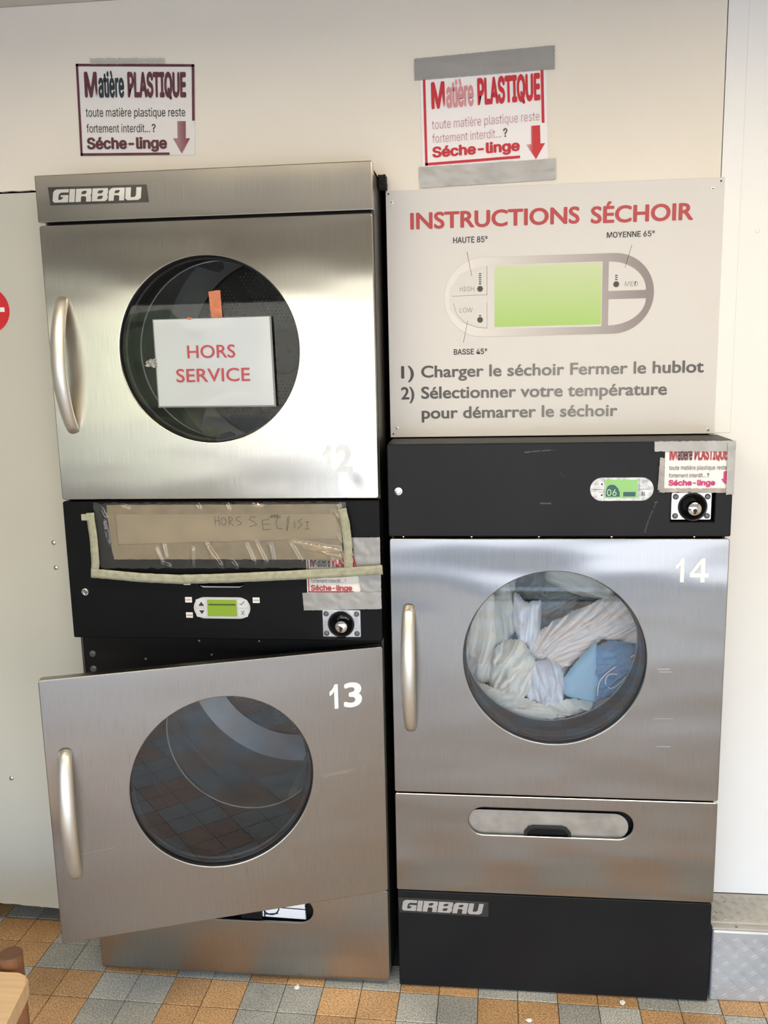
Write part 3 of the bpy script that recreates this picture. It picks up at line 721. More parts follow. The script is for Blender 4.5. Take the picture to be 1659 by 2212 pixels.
for x in (.035, .2, .36, .53, .72): lathe('screw', [(0, -.001), (.002, -.001), (.0025, .002)], x, 1.2172, M['screw'], RS, 10, .012)

M['scuff'] = mat('panel_scuff', (.045, .045, .047), .7); M['scuffd'] = mat('panel_scuff_dark', (.004, .004, .004), .25)
def scuff(parent, pts, w, y, m):
    bm = bmesh.new()
    for a, b in zip(pts, pts[1:]):
        add_stroke(bm, [a, b], w*random.uniform(.5, 1.1), y)
    return bm_obj('scuff', bm, m, parent)
scuff(cpr, [(.325, 1.4210), (.340, 1.4225), (.362, 1.4240), (.384, 1.4255)], .0050, -.0004, M['scuffd'])
scuff(cpr, [(.384, 1.4262), (.394, 1.4258)], .0014, -.0005, M['scuff'])
scuff(cpr, [(.405, 1.3720), (.413, 1.3670), (.4145, 1.3610)], .0009, -.0004, M['scuff'])
scuff(cpr, [(.362, 1.3000), (.386, 1.2995)], .0060, -.0004, M['scuffd'])
scuff(cpr, [(.628, 1.3010), (.622, 1.2850), (.612, 1.2600), (.604, 1.2300)], .0040, -.0004, M['scuff'])
scuff(cpr, [(.624, 1.3010), (.632, 1.3025)], .0030, -.0005, M['scuffd'])
M['scratch'] = mat('bright_scratch', (.72, .72, .72), .4, .8)
for x0, x1, z in ((-.155, -.125, .338), (-.150, -.120, .331), (-.160, -.115, .212), (-.150, -.118, .140)): scuff(d14, [(x0, z), (x1, z+.0006)], .0009, -.0003, M['scratch'])
for x0, x1, z in ((-.165, -.080, .3450), (-.160, -.095, .3400), (-.750, -.665, .225)): scuff(d13, [(x0, z), ((x0+x1)/2, z+.0035), (x1, z+.005)], .0008, -.0003, M['scratch'])

# ------------------------------------------------------------------ laundry behind porthole 14
def fold_xz(cx, cy):      # drawing units of the laundry plan -> metres on the plane just inside the drum
    return (.948766+3.4591e-4*cx-3.5867e-6*cy+9.478e-9*cx*cy, 1.128606+7.76e-7*cx-3.78429e-4*cy+6.259e-9*cx*cy)
def garment(name, label, poly, y0, m, seed, ang=0.0, fa=7, fb=34, amp=.016, apex=None, bulge=.02, curl=.018, warp=.25, fine=.3, grow=1.10):
    mx_, my_ = sum(p[0] for p in poly)/len(poly), sum(p[1] for p in poly)/len(poly)
    P = [Vector(fold_xz(mx_+(p[0]-mx_)*grow, my_+(p[1]-my_)*grow)) for p in poly]
    P2 = []                                   # soften the outline
    for i in range(len(P)):
        a, b, c = P[i-1], P[i], P[(i+1) % len(P)]
        P2 += [b+(a-b)*.28, b+(a-b)*.1, b*.9+(a+c)*.05, b+(c-b)*.1, b+(c-b)*.28]
    P = P2; n = len(P)
    def inside(x, z):
        r = False
        for i in range(n):
            a, b = P[i], P[i-1]
            if (a.y > z) != (b.y > z) and x < (b.x-a.x)*(z-a.y)/(b.y-a.y)+a.x: r = not r
        return r
    def near(x, z):
        best = 9; bp_ = None
        for i in range(n):
            a, b = P[i-1], P[i]; d = b-a; t = max(0, min(1, ((x-a.x)*d.x+(z-a.y)*d.y)/max(d.length_squared, 1e-12)))
            qx, qz = a.x+d.x*t, a.y+d.y*t; dd = math.hypot(qx-x, qz-z)
            if dd < best: best, bp_ = dd, (qx, qz)
        return best, bp_
    S = .0028; x0 = min(p.x for p in P); x1 = max(p.x for p in P); z0 = min(p.y for p in P); z1 = max(p.y for p in P)
    nx, nz = int((x1-x0)/S)+2, int((z1-z0)/S)+2
    cells = [(i, j) for i in range(nx) for j in range(nz) if inside(x0+(i+.5)*S, z0+(j+.5)*S)]
    ca, sa = math.cos(ang), math.sin(ang)
    if apex: ax, az = fold_xz(*apex)
    bm = bmesh.new(); V = {}
    def vert(i, j):
        if (i, j) in V: return V[i, j]
        x, z = x0+i*S, z0+j*S; d, q = near(x, z); ins = inside(x, z)
        if not ins: x, z = q; d = 0
        if apex: r = math.hypot(x-ax, z-az); u = r; v = math.atan2(z-az, x-ax)*.20
        else: u, v = x*ca+z*sa, -x*sa+z*ca
        wv = noise.noise(Vector((u*5, v*6, seed)))*warp*.1
        w1 = noise.noise(Vector((u*fa, (v+wv)*fb, seed+2)))
        w2 = noise.noise(Vector((u*fa*2.1, (v+wv)*fb*2.3, seed+4)))
        w3 = noise.noise(Vector((x*55, z*55, seed+6)))
        f = (1-abs(w1)*1.9)*1.25+(1-abs(w2)*1.9)*.60+w3*fine
        y = y0-amp*f-bulge*min(1, d/.05)+curl*math.exp(-d/.006)
        V[i, j] = bm.verts.new((x, max(y, .158), z)); return V[i, j]
    for i, j in cells:
        try: bm.faces.new((vert(i, j), vert(i+1, j), vert(i+1, j+1), vert(i, j+1)))
        except ValueError: pass
    bmesh.ops.recalc_face_normals(bm, faces=bm.faces)
    return tag(bm_obj(name, bm, m, None, True), label, 'laundry')
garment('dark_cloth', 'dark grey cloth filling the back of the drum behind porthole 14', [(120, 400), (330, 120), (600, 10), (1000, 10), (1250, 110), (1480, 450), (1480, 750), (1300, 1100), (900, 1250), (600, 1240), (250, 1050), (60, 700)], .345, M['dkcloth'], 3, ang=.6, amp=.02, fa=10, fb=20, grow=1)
garment('grey_blanket', 'dull grey-green blanket at the top right behind porthole 14', [(800, 60), (1000, 50), (1300, 170), (1420, 300), (1320, 330), (1240, 375), (1050, 345), (900, 290), (790, 230)], .262, M['sheet_grey'], 5, ang=-.45, fa=5, fb=22, amp=.012)
garment('grey_shirt', 'grey-green shirt hanging upright at the upper left behind porthole 14', [(360, 250), (450, 150), (540, 160), (525, 340), (540, 560), (480, 690), (385, 700), (370, 500)], .250, M['sheet_grey'], 8, ang=1.5, fa=5, fb=30, amp=.012)
garment('pillow_case', 'cream pillow case at the far left behind porthole 14', [(120, 560), (190, 380), (320, 270), (370, 350), (385, 700), (385, 920), (270, 960), (160, 900), (110, 750)], .242, M['cotton_w'], 12, ang=1.35, fa=5, fb=30, amp=.014)
garment('cotton_shirt', 'pale lilac shirt hanging in the upper middle of porthole 14', [(530, 300), (620, 380), (730, 370), (720, 560), (690, 700), (660, 800), (570, 660), (520, 520)], .236, M['cotton_l'], 15, ang=1.45, fa=5, fb=34, amp=.014)
garment('bed_sheet', 'beige bed sheet with long fanned folds filling the right of porthole 14', [(670, 640), (820, 545), (1000, 450), (1200, 365), (1400, 320), (1520, 430), (1540, 600), (1500, 700), (1290, 690), (1180, 640), (1100, 720), (1000, 800), (930, 870), (890, 960), (860, 1080), (750, 1080), (690, 920), (660, 760)], .240, M['sheet_pink'], 21, apex=(560, 900), fa=4, fb=52, amp=.015, bulge=.012)
garment('bath_towel', 'cream towel bunched left of centre behind porthole 14', [(385, 700), (470, 650), (560, 630), (680, 780), (650, 900), (630, 1000), (560, 1060), (420, 1040), (350, 970), (360, 800)], .215, M['cotton_w'], 27, ang=1.1, fa=12, fb=30, amp=.018)
garment('lilac_scarf', 'white-lilac scarf falling through the middle of porthole 14', [(670, 790), (760, 780), (860, 820), (890, 940), (880, 1090), (720, 1120), (620, 1060), (645, 930)], .206, M['cotton_l'], 31, ang=1.8, fa=8, fb=36, amp=.014)
garment('blue_shirt', 'denim blue shirt with white piping at the right of porthole 14', [(1110, 800), (1140, 680), (1250, 640), (1420, 680), (1470, 800), (1430, 920), (1270, 1020), (1120, 1060)], .204, M['denim'], 37, ang=.5, fa=12, fb=30, amp=.012)
garment('blue_napkin', 'flat light blue cloth left of the denim shirt in porthole 14', [(1000, 770), (1130, 640), (1135, 860), (1148, 940), (1125, 1075), (905, 1020), (900, 900)], .190, M['ltblue'], 41, ang=.8, fa=6, fb=9, amp=.005, bulge=.006, fine=.15)
garment('beige_towel', 'beige towel curving along the bottom right behind porthole 14', [(700, 1330), (740, 1270), (840, 1200), (1060, 1120), (1240, 1050), (1400, 920), (1520, 930), (1420, 1110), (1250, 1250), (1000, 1330)], .212, M['sheet_pink'], 45, ang=.42, fa=4, fb=20, amp=.010)
garment('tea_towel', 'crumpled whitish tea towel at the bottom left of porthole 14', [(150, 900), (250, 930), (370, 970), (560, 1040), (720, 1085), (900, 1050), (1070, 1075), (1060, 1130), (850, 1205), (760, 1300), (620, 1330), (400, 1270), (200, 1120)], .200, M['cotton_w'], 51, ang=-.25, fa=12, fb=28, amp=.017, fine=.5)
bm = bmesh.new()
def smooth(P, n=8):
    out = []
    for i in range(len(P)-1):
        p0, p1, p2, p3 = P[max(0, i-1)], P[i], P[i+1], P[min(len(P)-1, i+2)]
        for k in range(n):
            t = k/n; out.append(tuple(.5*(2*p1[c]+(p2[c]-p0[c])*t+(2*p0[c]-5*p1[c]+4*p2[c]-p3[c])*t*t+(3*p1[c]-p0[c]-3*p2[c]+p3[c])*t**3) for c in (0, 1)))
    return out+[P[-1]]
for pl in ([(1130, 1010), (1150, 900), (1240, 810), (1340, 750), (1400, 710), (1400, 780), (1330, 850), (1220, 850), (1190, 910), (1230, 955), (1310, 900), (1345, 840)],):
    L_ = [Vector(fold_xz(*p)) for p in smooth(pl)]
    for a, b in zip(L_, L_[1:]):
        d = (b-a).normalized(); nn = Vector((-d.y, d.x))*.0014
        bm.faces.new([bm.verts.new((q.x, .1760, q.y)) for q in (a-nn, b-nn, b+nn, a+nn)])
bm_obj('white_piping', bm, M['cotton_w'], bpy.data.objects['blue_shirt'])

# ------------------------------------------------------------------ posters
def poster(name, label, q, y, col, inset=0.0, vs=0.0, paper='paper', arrow=None, border=True, us=0.0, cuts=True, parent=None):
    p = sheet(name, q, y, M[paper], None, 20, 14, .0004, 9, 0, seed=hash(name) % 7 if False else 3, t=.0003); tag(p, label, 'notice')
    yl = y-.0018
    lettering([('M', .066+us, .175+us, .365+vs, .085+vs, .035)], yl, col['M'], p, mp=q)
    lettering([('atière', .185+us, .405+us, .365+vs, .085+vs, .030)], yl, col['ati'], p, mp=q)
    lettering([('PLASTIQUE', .435+us, .930+us, .365+vs, .085+vs, .042)], yl, col['P'], p, mp=q)
    lettering([('toute matière plastique reste', .065+us, .920+us, .572+vs, .478+vs, .0)], yl, col['t'], p, mp=q)
    lettering([('fortement interdit...', .065+us, .615+us, .745-vs*.5, .654-vs*.5, .0)], yl, col['t'], p, mp=q)
    lettering([('?', .632+us, .664+us, .745-vs*.5, .654-vs*.5, .012)], yl, col['q'], p, mp=q)
    lettering([('Séche-linge', .062+us, .760+us, .930-vs*2, .800-vs*1.2, .036)], yl, col['S'], p, mp=q)
    if arrow:
        bm = bmesh.new(); uvshape(bm, q, [(.852+us, .625+vs*.8), (.852+us, .815+vs*.8), (.812+us, .815+vs*.8), (.885+us, .985+vs*.3), (.958+us, .815+vs*.8), (.922+us, .815+vs*.8), (.922+us, .625+vs*.8)], yl)
        bm_obj('arrow_print', bm, arrow, p)
    if border:
        bm = bmesh.new(); i = inset; w = .022
        uvshape(bm, q, [(i, i), (i, 1-i*1.5), (i+w*.9, 1-i*1.5), (i+w*.9, i)], yl)
        uvshape(bm, q, [(i, i), (i, i+.028), (1-i, i+.028), (1-i, i)], yl)
        uvshape(bm, q, [(1-i-w, i), (1-i-w, .62), (1-i, .62), (1-i, i)], yl)
        uvshape(bm, q, [(i, 1-i*1.5-.028), (i, 1-i*1.5), (.78, 1-i*1.5), (.78, 1-i*1.5-.028)], yl)
        bm_obj('border_print', bm, col['B'], p)
    return p
p1 = poster('paper_notice', 'faded maroon and black plastics notice on the wall above the tall left column', quad((.0560, 2.3735), (.3550, 2.3565), (.3445, 2.1490), (.0506, 2.1590)), WY-.0012,
       dict(M=M['maroon'], ati=M['inkblue'], P=M['maroon'], t=M['ink'], q=M['ink'], S=M['maroon'], B=M['maroon']), arrow=M['arrow1'])
M['tapeclear'] = clear('dirty_clear_tape', (.86, .84, .80), 1.45, .25, haze=.35)
tag(sheet('clear_tape', quad((.093, 2.3835), (.282, 2.3740), (.283, 2.3610), (.094, 2.3700)), WY-.0040, M['tapeclear'], None, 30, 4, .0008, 60, .002, 3), 'dirty clear tape along the top of the faded maroon notice', 'tape')
p2 = poster('paper_notice', 'bright red and pink plastics notice taped to the wall above the instruction board', quad((.9020, 2.3080), (1.1965, 2.3170), (1.2035, 2.1015), (.9055, 2.0915)), WY-.0012,
       dict(M=M['red'], ati=M['pink'], P=M['red'], t=M['palepink'], q=M['maroon'], S=M['red'], B=M['red']), arrow=M['arrow2'], inset=.022, vs=.02, us=.02, paper='paper2')
def duct(name, label, q, y, m='duct', seed=1, amp=.0006, nu=60, nv=14, freq=25, rag=.0012, cat='tape', group=None):
    return tag(sheet(name, q, y, M[m], None, nu, nv, amp, freq, rag, seed), label, cat, group)
duct('duct_tape', 'flat grey duct tape strip across the top of the red notice', quad((.8891, 2.3398), (1.2159, 2.3513), (1.2165, 2.3000), (.8895, 2.2916)), WY-.0035, seed=2, amp=.0005)
duct('duct_tape', 'wrinkled silver duct tape strip under the red notice, above the board', quad((.8965, 2.0958), (1.2209, 2.1019), (1.2215, 2.0548), (.8991, 2.0480)), WY-.0035, 'duct_l', 5, .0016)
p3 = poster('paper_notice', 'small red notice half hidden by tape on the left black control panel', quad((.6156, 1.1830), (.7640, 1.1830), (.7640, 1.0770), (.6156, 1.0770)), -.0008,
       dict(M=M['maroon'], ati=M['ink'], P=M['red'], t=M['ink'], q=M['pink'], S=M['hors'], B=M['hors']), inset=.02)
box('red_arrow_print', .7490, .7578, -.0032, -.0030, 1.0810, 1.1010, M['red'], p3)
p4 = poster('paper_notice', 'small purple-red notice taped at the right end of the right black panel', quad((1.4650, 1.4390), (1.6150, 1.4390), (1.6150, 1.3320), (1.4650, 1.3320)), -.0008,
       dict(M=M['hors'], ati=M['maroon'], P=M['hors'], t=M['ink'], q=M['ink'], S=M['magenta'], B=M['maroon']), border=False, paper='paper2', vs=.005)
shape('arrow_print', [[(1.5970, 1.3730), (1.6040, 1.3740), (1.6050, 1.3430), (1.5985, 1.3460), (1.5920, 1.3560), (1.5970, 1.3560)]], -.0030, M['magenta'], p4)
duct('duct_tape', 'grey duct tape square at the right end of the left black panel', quad((.7290, 1.2180), (.7995, 1.2186), (.8000, 1.0400), (.7570, 1.0400)), -.0034, 'duct', 8, .0009, 30, 40)
duct('duct_tape', 'ribbed grey duct tape strip just above the left key plug', quad((.6040, 1.0790), (.7990, 1.0830), (.7990, 1.0395), (.6065, 1.0340)), -.0050, 'duct', 9, .0008)
duct('duct_tape', 'duct tape strip folded over the top corner of the right dryer', quad((1.4400, 1.4435), (1.6200, 1.4435), (1.6200, 1.4190), (1.4405, 1.4205)), -.0032, 'duct_l', 13, .0008)
duct('duct_tape', 'upright duct tape strip on the right edge of the purple-red notice', quad((1.6020, 1.4400), (1.6202, 1.4400), (1.6202, 1.3195), (1.6035, 1.3195)), -.0048, 'duct_l', 14, .0012, 10, 50)
duct('duct_tape', 'narrow worn tape strip left of the purple-red notice', quad((1.4535, 1.4060), (1.4640, 1.4060), (1.4640, 1.3300), (1.4500, 1.3300)), -.0034, 'dirt', 15, .0006, 6, 30, rag=.002)
duct('duct_tape', 'grimy tape strip along the bottom of the purple-red notice', quad((1.4560, 1.3340), (1.6030, 1.3340), (1.6030, 1.3235), (1.4520, 1.3255)), -.0040, 'dirt', 16, .0008, 60, 6, rag=.003)

# ------------------------------------------------------------------ laminated HORS SERVICE notice on door 12
hq = quad((.2680, 1.7465), (.5500, 1.7475), (.5530, 1.5405), (.2690, 1.5420))
hp = tag(sheet('laminated_notice', hq, -.0010, M['lam'], None, 16, 12, .0005, 7, 0, 2, .0012), 'laminated white notice reading HORS SERVICE taped over porthole 12', 'notice')
sheet('laminate_rim', quad((.2650, 1.7480), (.5540, 1.7490), (.5570, 1.5370), (.2660, 1.5385)), -.0002, M['lamedge'], hp, 2, 2, 0, 1, 0, 0, .0004)
FONT[0] = None
for it in (('HORS', .3470, .4640, 1.6550, 1.6850, .008), ('SERVICE', .3165, .4975, 1.5990, 1.6300, .008)): lettering([it], -.0036, M['hors'], hp)
FONT[0] = SANS
tag(sheet('orange_tape', quad((.4030, 1.8090), (.4320, 1.8125), (.4345, 1.7440), (.4075, 1.7440)), .0090, M['orange'], None, 10, 20, .0012, 40, .0015, 4), 'orange tape strip above the laminated HORS SERVICE notice', 'tape')
tag(sheet('orange_tape', quad((.3510, 1.7505), (.3660, 1.7500), (.3600, 1.7450), (.3530, 1.7445)), -.0028, M['orange'], None, 4, 3, .0004, 40, .001, 6), 'tiny orange tape scrap on the top edge of the laminated notice', 'tape')
M['clearfold'] = clear('crumpled_clear_tape', (.8, .8, .8), 1.6, .1, haze=.25, bump=(120, 1, .01), gain=3)
tag(sheet('clear_tape', quad((.2450, 1.6520), (.2700, 1.6570), (.2705, 1.6340), (.2400, 1.6370)), -.0010, M['clearfold'], None, 14, 10, .004, 110, .004, 3), 'crumpled clear tape at the left edge of the laminated notice', 'tape')

# ------------------------------------------------------------------ cardboard, film and masking tape over the left panel
cq = quad((.1180, 1.2995), (.7080, 1.3005), (.7060, 1.1660), (.1270, 1.1620))
cb = tag(sheet('cardboard_sheet', cq, -.0030, M['card'], None, 50, 14, .0012, 8, .0015, 7, .0025), 'brown cardboard strip hand-lettered HORS SERVISE over the left black panel', 'cardboard')
sheet('parcel_tape', quad((.1190, 1.3010), (.7080, 1.3010), (.7080, 1.2770), (.1200, 1.2770)), -.0082, M['card_tape'], cb, 50, 3, .0003, 30, .0012, 1)
sheet('parcel_tape', quad((.1230, 1.2000), (.7080, 1.2160), (.7060, 1.1640), (.1290, 1.1640)), -.0084, M['card_tape'], cb, 50, 4, .0003, 30, .002, 2)
sheet('parcel_tape', quad((.1190, 1.2820), (.1390, 1.2820), (.1410, 1.1950), (.1250, 1.1950)), -.0084, M['card_tape'], cb, 3, 12, .0003, 30, .002, 3)
bm = bmesh.new(); yy = -.0092; w = .0012
def hs(pts): add_stroke(bm, pts, w, yy)
hs([(.3935, 1.272), (.3940, 1.250)]); hs([(.4030, 1.273), (.4045, 1.248)]); hs([(.3935, 1.262), (.4035, 1.261)])
hs([(.4150+.0065*math.cos(a*PI/5), 1.2590+.0095*math.sin(a*PI/5)) for a in range(11)])
hs([(.4290, 1.249), (.4290, 1.271), (.4370, 1.268), (.4370, 1.262), (.4300, 1.259), (.4400, 1.248)])
hs([(.4590, 1.271), (.4500, 1.270), (.4470, 1.263), (.4560, 1.259), (.4600, 1.253), (.4490, 1.249)])
hs([(.4960, 1.270), (.4850, 1.271), (.4800, 1.264), (.4920, 1.258), (.4980, 1.251), (.4800, 1.246)])
hs([(.5290, 1.264), (.5120, 1.262), (.5130, 1.238), (.5330, 1.240)]); hs([(.5130, 1.252), (.5310, 1.252)])
hs([(.5290, 1.268), (.5380, 1.275), (.5350, 1.268), (.5450, 1.276), (.5420, 1.269), (.5510, 1.276), (.5500, 1.270), (.5580, 1.273)])
hs([(.5450, 1.268), (.5580, 1.269)]); hs([(.5500, 1.268), (.5460, 1.256), (.5490, 1.242), (.5620, 1.240)])
hs([(.5750, 1.270), (.5720, 1.236)]); hs([(.5800, 1.272), (.5730, 1.236)]); hs([(.5920, 1.260), (.5920, 1.242)])
hs([(.6120, 1.265), (.6010, 1.260), (.6110, 1.252), (.5990, 1.240)]); hs([(.6230, 1.258), (.6230, 1.240)]); hs([(.6190, 1.258), (.6280, 1.258)]); hs([(.6170, 1.240), (.6290, 1.240)])
bm_obj('handwriting', bm, mat('pencil', (.11, .09, .07), .6), cb)
fq = quad((.0860, 1.3060), (.7200, 1.3065), (.7330, 1.1440), (.0920, 1.1400))
creases = [((.2400, 1.1900), (.2520, 1.1600)), ((.2600, 1.2000), (.2640, 1.1700)), ((.3330, 1.1900), (.3300, 1.1500)), ((.3680, 1.2050), (.3820, 1.1700)), ((.3750, 1.1950), (.4020, 1.1500)),
           ((.4700, 1.2000), (.4850, 1.1600)), ((.4950, 1.2050), (.5150, 1.1600)), ((.5300, 1.2000), (.5350, 1.1650)), ((.5800, 1.2050), (.6020, 1.1640)), ((.5900, 1.2080), (.7000, 1.1880)), ((.6100, 1.1950), (.7150, 1.1700)),
           ((.6400, 1.2000), (.6700, 1.1750)), ((.6650, 1.1900), (.6900, 1.1550)), ((.7000, 1.3000), (.7150, 1.2600)), ((.6950, 1.2800), (.7200, 1.2400)), ((.7050, 1.2600), (.7250, 1.2200)), ((.7000, 1.2200), (.7300, 1.1800)),
           ((.1100, 1.2600), (.1150, 1.2200)), ((.1050, 1.2900), (.1150, 1.2700)), ((.1600, 1.3000), (.1750, 1.2930)), ((.3500, 1.3020), (.3550, 1.2930)), ((.4250, 1.3030), (.4300, 1.2900)), ((.4900, 1.3030), (.5100, 1.2970)), ((.1150, 1.2350), (.1180, 1.2050)), ((.4300, 1.1600), (.4400, 1.1480)), ((.2500, 1.1530), (.2700, 1.1470))]
def seg_d(x, z, a, b):
    dx, dz = b[0]-a[0], b[1]-a[1]; t = max(0, min(1, ((x-a[0])*dx+(z-a[1])*dz)/(dx*dx+dz*dz)))
    return math.hypot(x-a[0]-dx*t, z-a[1]-dz*t)
bm = bmesh.new(); G = []
for j in range(61):
    row = []
    for i in range(221):
        x, z = fq(i/220, j/60)
        x += .004*noise.noise(Vector((z*90, 3, 1)))*(i in (0, 220)); z += .004*noise.noise(Vector((x*60, 7, 1)))*(j in (0, 60))
        h = .0012*abs(noise.noise(Vector((x*9, z*14, 4))))+.0006*abs(noise.noise(Vector((x*30, z*40, 5))))
        for a, b in creases:
            if abs(x-a[0]) > .12: continue
            d = seg_d(x, z, a, b)
            if d < .006: h += .0042*(1-d/.006)
        row.append(bm.verts.new((x, -.0105-h, z)))
    G.append(row)
for j in range(60):
    for i in range(220): bm.faces.new((G[j][i], G[j+1][i], G[j+1][i+1], G[j][i+1]))
tag(bm_obj('plastic_film', bm, M['film'], None, True), 'crinkled clear plastic film over the brown cardboard', 'film')
def masktape(label, pts, wd, y, seed):
    bm = bmesh.new(); n = len(pts); L = []
    for i in range(n):
        a = Vector((*pts[max(0, i-1)], 0)); b = Vector((*pts[min(n-1, i+1)], 0)); d = (b-a).normalized(); nn = Vector((-d.y, d.x, 0))
        k = 1+.10*noise.noise(Vector((i*.7, seed, 0)))
        L.append([Vector((*pts[i], 0))+nn*wd/2*k*s for s in (-1, -.3, .3, 1)])
    V = [[bm.verts.new((p.x, y-.0006-.0012*abs(noise.noise(Vector((p.x*40, p.y*40, seed)))), p.y)) for p in row] for row in L]
    fs = [bm.faces.new((V[i][k], V[i][k+1], V[i+1][k+1], V[i+1][k])) for i in range(n-1) for k in range(3)]
    r = bmesh.ops.extrude_face_region(bm, geom=fs)
    for v in [g for g in r['geom'] if isinstance(g, bmesh.types.BMVert)]: v.co.y -= .0006
    bmesh.ops.recalc_face_normals(bm, faces=bm.faces)
    return tag(bm_obj('masking_tape', bm, M['mask'], None, True), label, 'tape')
def interp(P, n):
    out = []
    for (a, b) in zip(P, P[1:]):
        for i in range(n): out.append((a[0]+(b[0]-a[0])*i/n, a[1]+(b[1]-a[1])*i/n))
    out.append(P[-1]); return out
masktape('masking tape strip up the left side of the cardboard, top folded over', interp([(.0790, 1.2830), (.0800, 1.2600), (.0830, 1.2200), (.0830, 1.1560), (.0800, 1.1370)], 6), .0205, -.0160, 1)
box('folded_end', .0560, .0780, -.0190, -.0160, 1.2640, 1.2800, M['mask'], bpy.data.objects['masking_tape'], .001)
masktape('long masking tape strip running beneath the cardboard', interp([(.0700, 1.1300), (.1100, 1.1270), (.2000, 1.1190), (.3000, 1.1150), (.4200, 1.1190), (.5600, 1.1260), (.7000, 1.1340), (.8060, 1.1420)], 8), .0235, -.0185, 2)
masktape('masking tape strip down the right side of the cardboard', interp([(.7110, 1.2920), (.7190, 1.2500), (.7230, 1.2000), (.7230, 1.1300)], 7), .0215, -.0165, 3)

# ------------------------------------------------------------------ instruction board on the wall
BY = WY-.004
board = thing('instruction_board', 'large white dryer instruction board with red INSTRUCTIONS SÉCHOIR heading', 'sign', (1.213, WY, 1.446))
def bp(o): o.location = Vector(o.location)-board.location; return o
def B(o): o.parent = board; o.matrix_parent_inverse = Matrix.Translation(-board.location); return o
B(shape('board_sheet', [rect(.8150, 1.6105, 1.4460, 2.0440, .001)], BY, M['board'], None, t=.0038, bev=.0004))
YT = BY-.0004
FONT[0] = None
for it in (('INSTRUCTIONS', .8735, 1.2790, 1.9520, 1.9910, .030), ('SÉCHOIR', 1.3050, 1.5420, 1.9505, 1.9895, .030)): B(lettering([it], YT, M['signred'], None, 'heading'))
FONT[0] = SANS
for it in (('HAUTE 85°', .9775, 1.0605, 1.9165, 1.9305, .012), ('MOYENNE 65°', 1.3435, 1.4545, 1.9165, 1.9295, .012), ('BASSE 45°', .9768, 1.0590, 1.6495, 1.6630, .012)): B(lettering([it], YT, M['ink'], None, 'caption'))
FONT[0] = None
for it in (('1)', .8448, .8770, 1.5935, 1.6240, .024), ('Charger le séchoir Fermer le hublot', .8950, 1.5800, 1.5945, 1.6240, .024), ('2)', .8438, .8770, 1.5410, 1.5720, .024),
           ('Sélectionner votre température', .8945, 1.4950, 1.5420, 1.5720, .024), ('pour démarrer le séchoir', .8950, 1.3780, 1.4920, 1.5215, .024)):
    B(lettering([it], YT, M['textsheen'], None, 'instruction_line'))
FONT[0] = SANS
def ring(outer, inner): return [outer, inner]
p_out = pill(.9540, 1.4575, 1.6912, 1.8815, 30); p_in = pill(.9548, 1.4567, 1.6920, 1.8807, 30)
def dshape(x0, x1, zc0, z1, upv):     # D-shaped key right of the screen, quarter-rounded outside corner
    R = .087; out = [(x0, zc0), (x1, zc0)] if upv else [(x0, zc0), (x1, zc0)]
    n = 14; cx = x1-R
    for i in range(1, n+1):
        a = PI/2*i/n; out.append((cx+R*math.cos(a), zc0+(z1-zc0)*math.sin(a)))
    out.append((x0, z1)); return out
B(shape('panel_drawing', [p_out, rect(1.0600, 1.3350, 1.7100, 1.8625, .002), dshape(1.3495, 1.4380, 1.7930, 1.8615, True), dshape(1.3505, 1.4385, 1.7735, 1.7115, False),
                          [(1.0590, 1.7121), (1.0590, 1.8600), (1.040, 1.860), (.995, 1.845), (.969, 1.81), (.966, 1.7916), (.969, 1.757), (.995, 1.727), (1.040, 1.7130)]], YT, M['pillgrad'], None))
B(shape('panel_outline', [p_out, p_in], YT-.0002, M['light_ink'], None))
B(shape('screen_drawing', [rect(1.0772, 1.3332, 1.7145, 1.8597, 0)], YT-.0001, M['greengrad'], None))
bm = bmesh.new(); yk = YT-.0003
add_stroke(bm, [(.9740, 1.7911), (1.0590, 1.7925), (1.0590, 1.8600)], .0012, yk)
add_stroke(bm, [(1.0590, 1.7725), (1.0590, 1.7125), (1.0350, 1.7150), (1.0050, 1.7260), (.9850, 1.7470), (.9770, 1.7740)], .0010, yk)
B(bm_obj('key_outline', bm, M['grey_ink'], None))
for p in ([(1.0111, 1.8953), (1.0220, 1.8382)], [(1.0113, 1.7311), (1.0008, 1.6787)], [(1.4024, 1.8984), (1.3875, 1.8464)]):
    bm = bmesh.new(); add_stroke(bm, p, .0008, yk-.0001); B(bm_obj('leader_line', bm, M['ink'], None))
dgp = mat('dark_grey_print', (.06, .055, .05), .5)
for (x, z), (x2, z0, n) in zip(((1.0422, 1.8068), (1.0420, 1.7326), (1.3678, 1.8082)), ((1.0422, 1.8170, 6), (1.0420, 1.7415, 1), (1.3675, 1.8180, 3))):
    bm = bmesh.new(); add_lathe(bm, [(0, 0), (.0070, 0)], x, z, 24, yk)
    for k in range(n): add_box(bm, x-.0030, x+.0030, yk-.0001, yk, z0+k*.0049, z0+k*.0049+.0024)
    B(bm_obj('thermometer_icon', bm, dgp, None))
for it in (('HIGH', .9925, 1.0280, 1.8020, 1.8130, .0), ('LOW', .9921, 1.0240, 1.7512, 1.7625, .0), ('MED', 1.3883, 1.4192, 1.8028, 1.8138, .0)): B(lettering([it], yk, M['grey_ink'], None, 'key_caption'))
for x, z in ((.8298, 2.0183), (1.5832, 2.0193), (.8318, 1.4698), (1.5960, 1.4560)):
    o = B(lathe('screw', [(0, -.0010), (.0022, -.0012), (.0040, -.0008), (.0046, 0)], x, z, M['screw'], None, 18, BY)); 
    bm = bmesh.new(); add_box(bm, x-.0021, x+.0021, BY-.0016, BY-.001, z-.0006, z+.0006); add_box(bm, x-.0006, x+.0006, BY-.0016, BY-.001, z-.0021, z+.0021)
    B(bm_obj('screw_slot', bm, M['dark'], None))
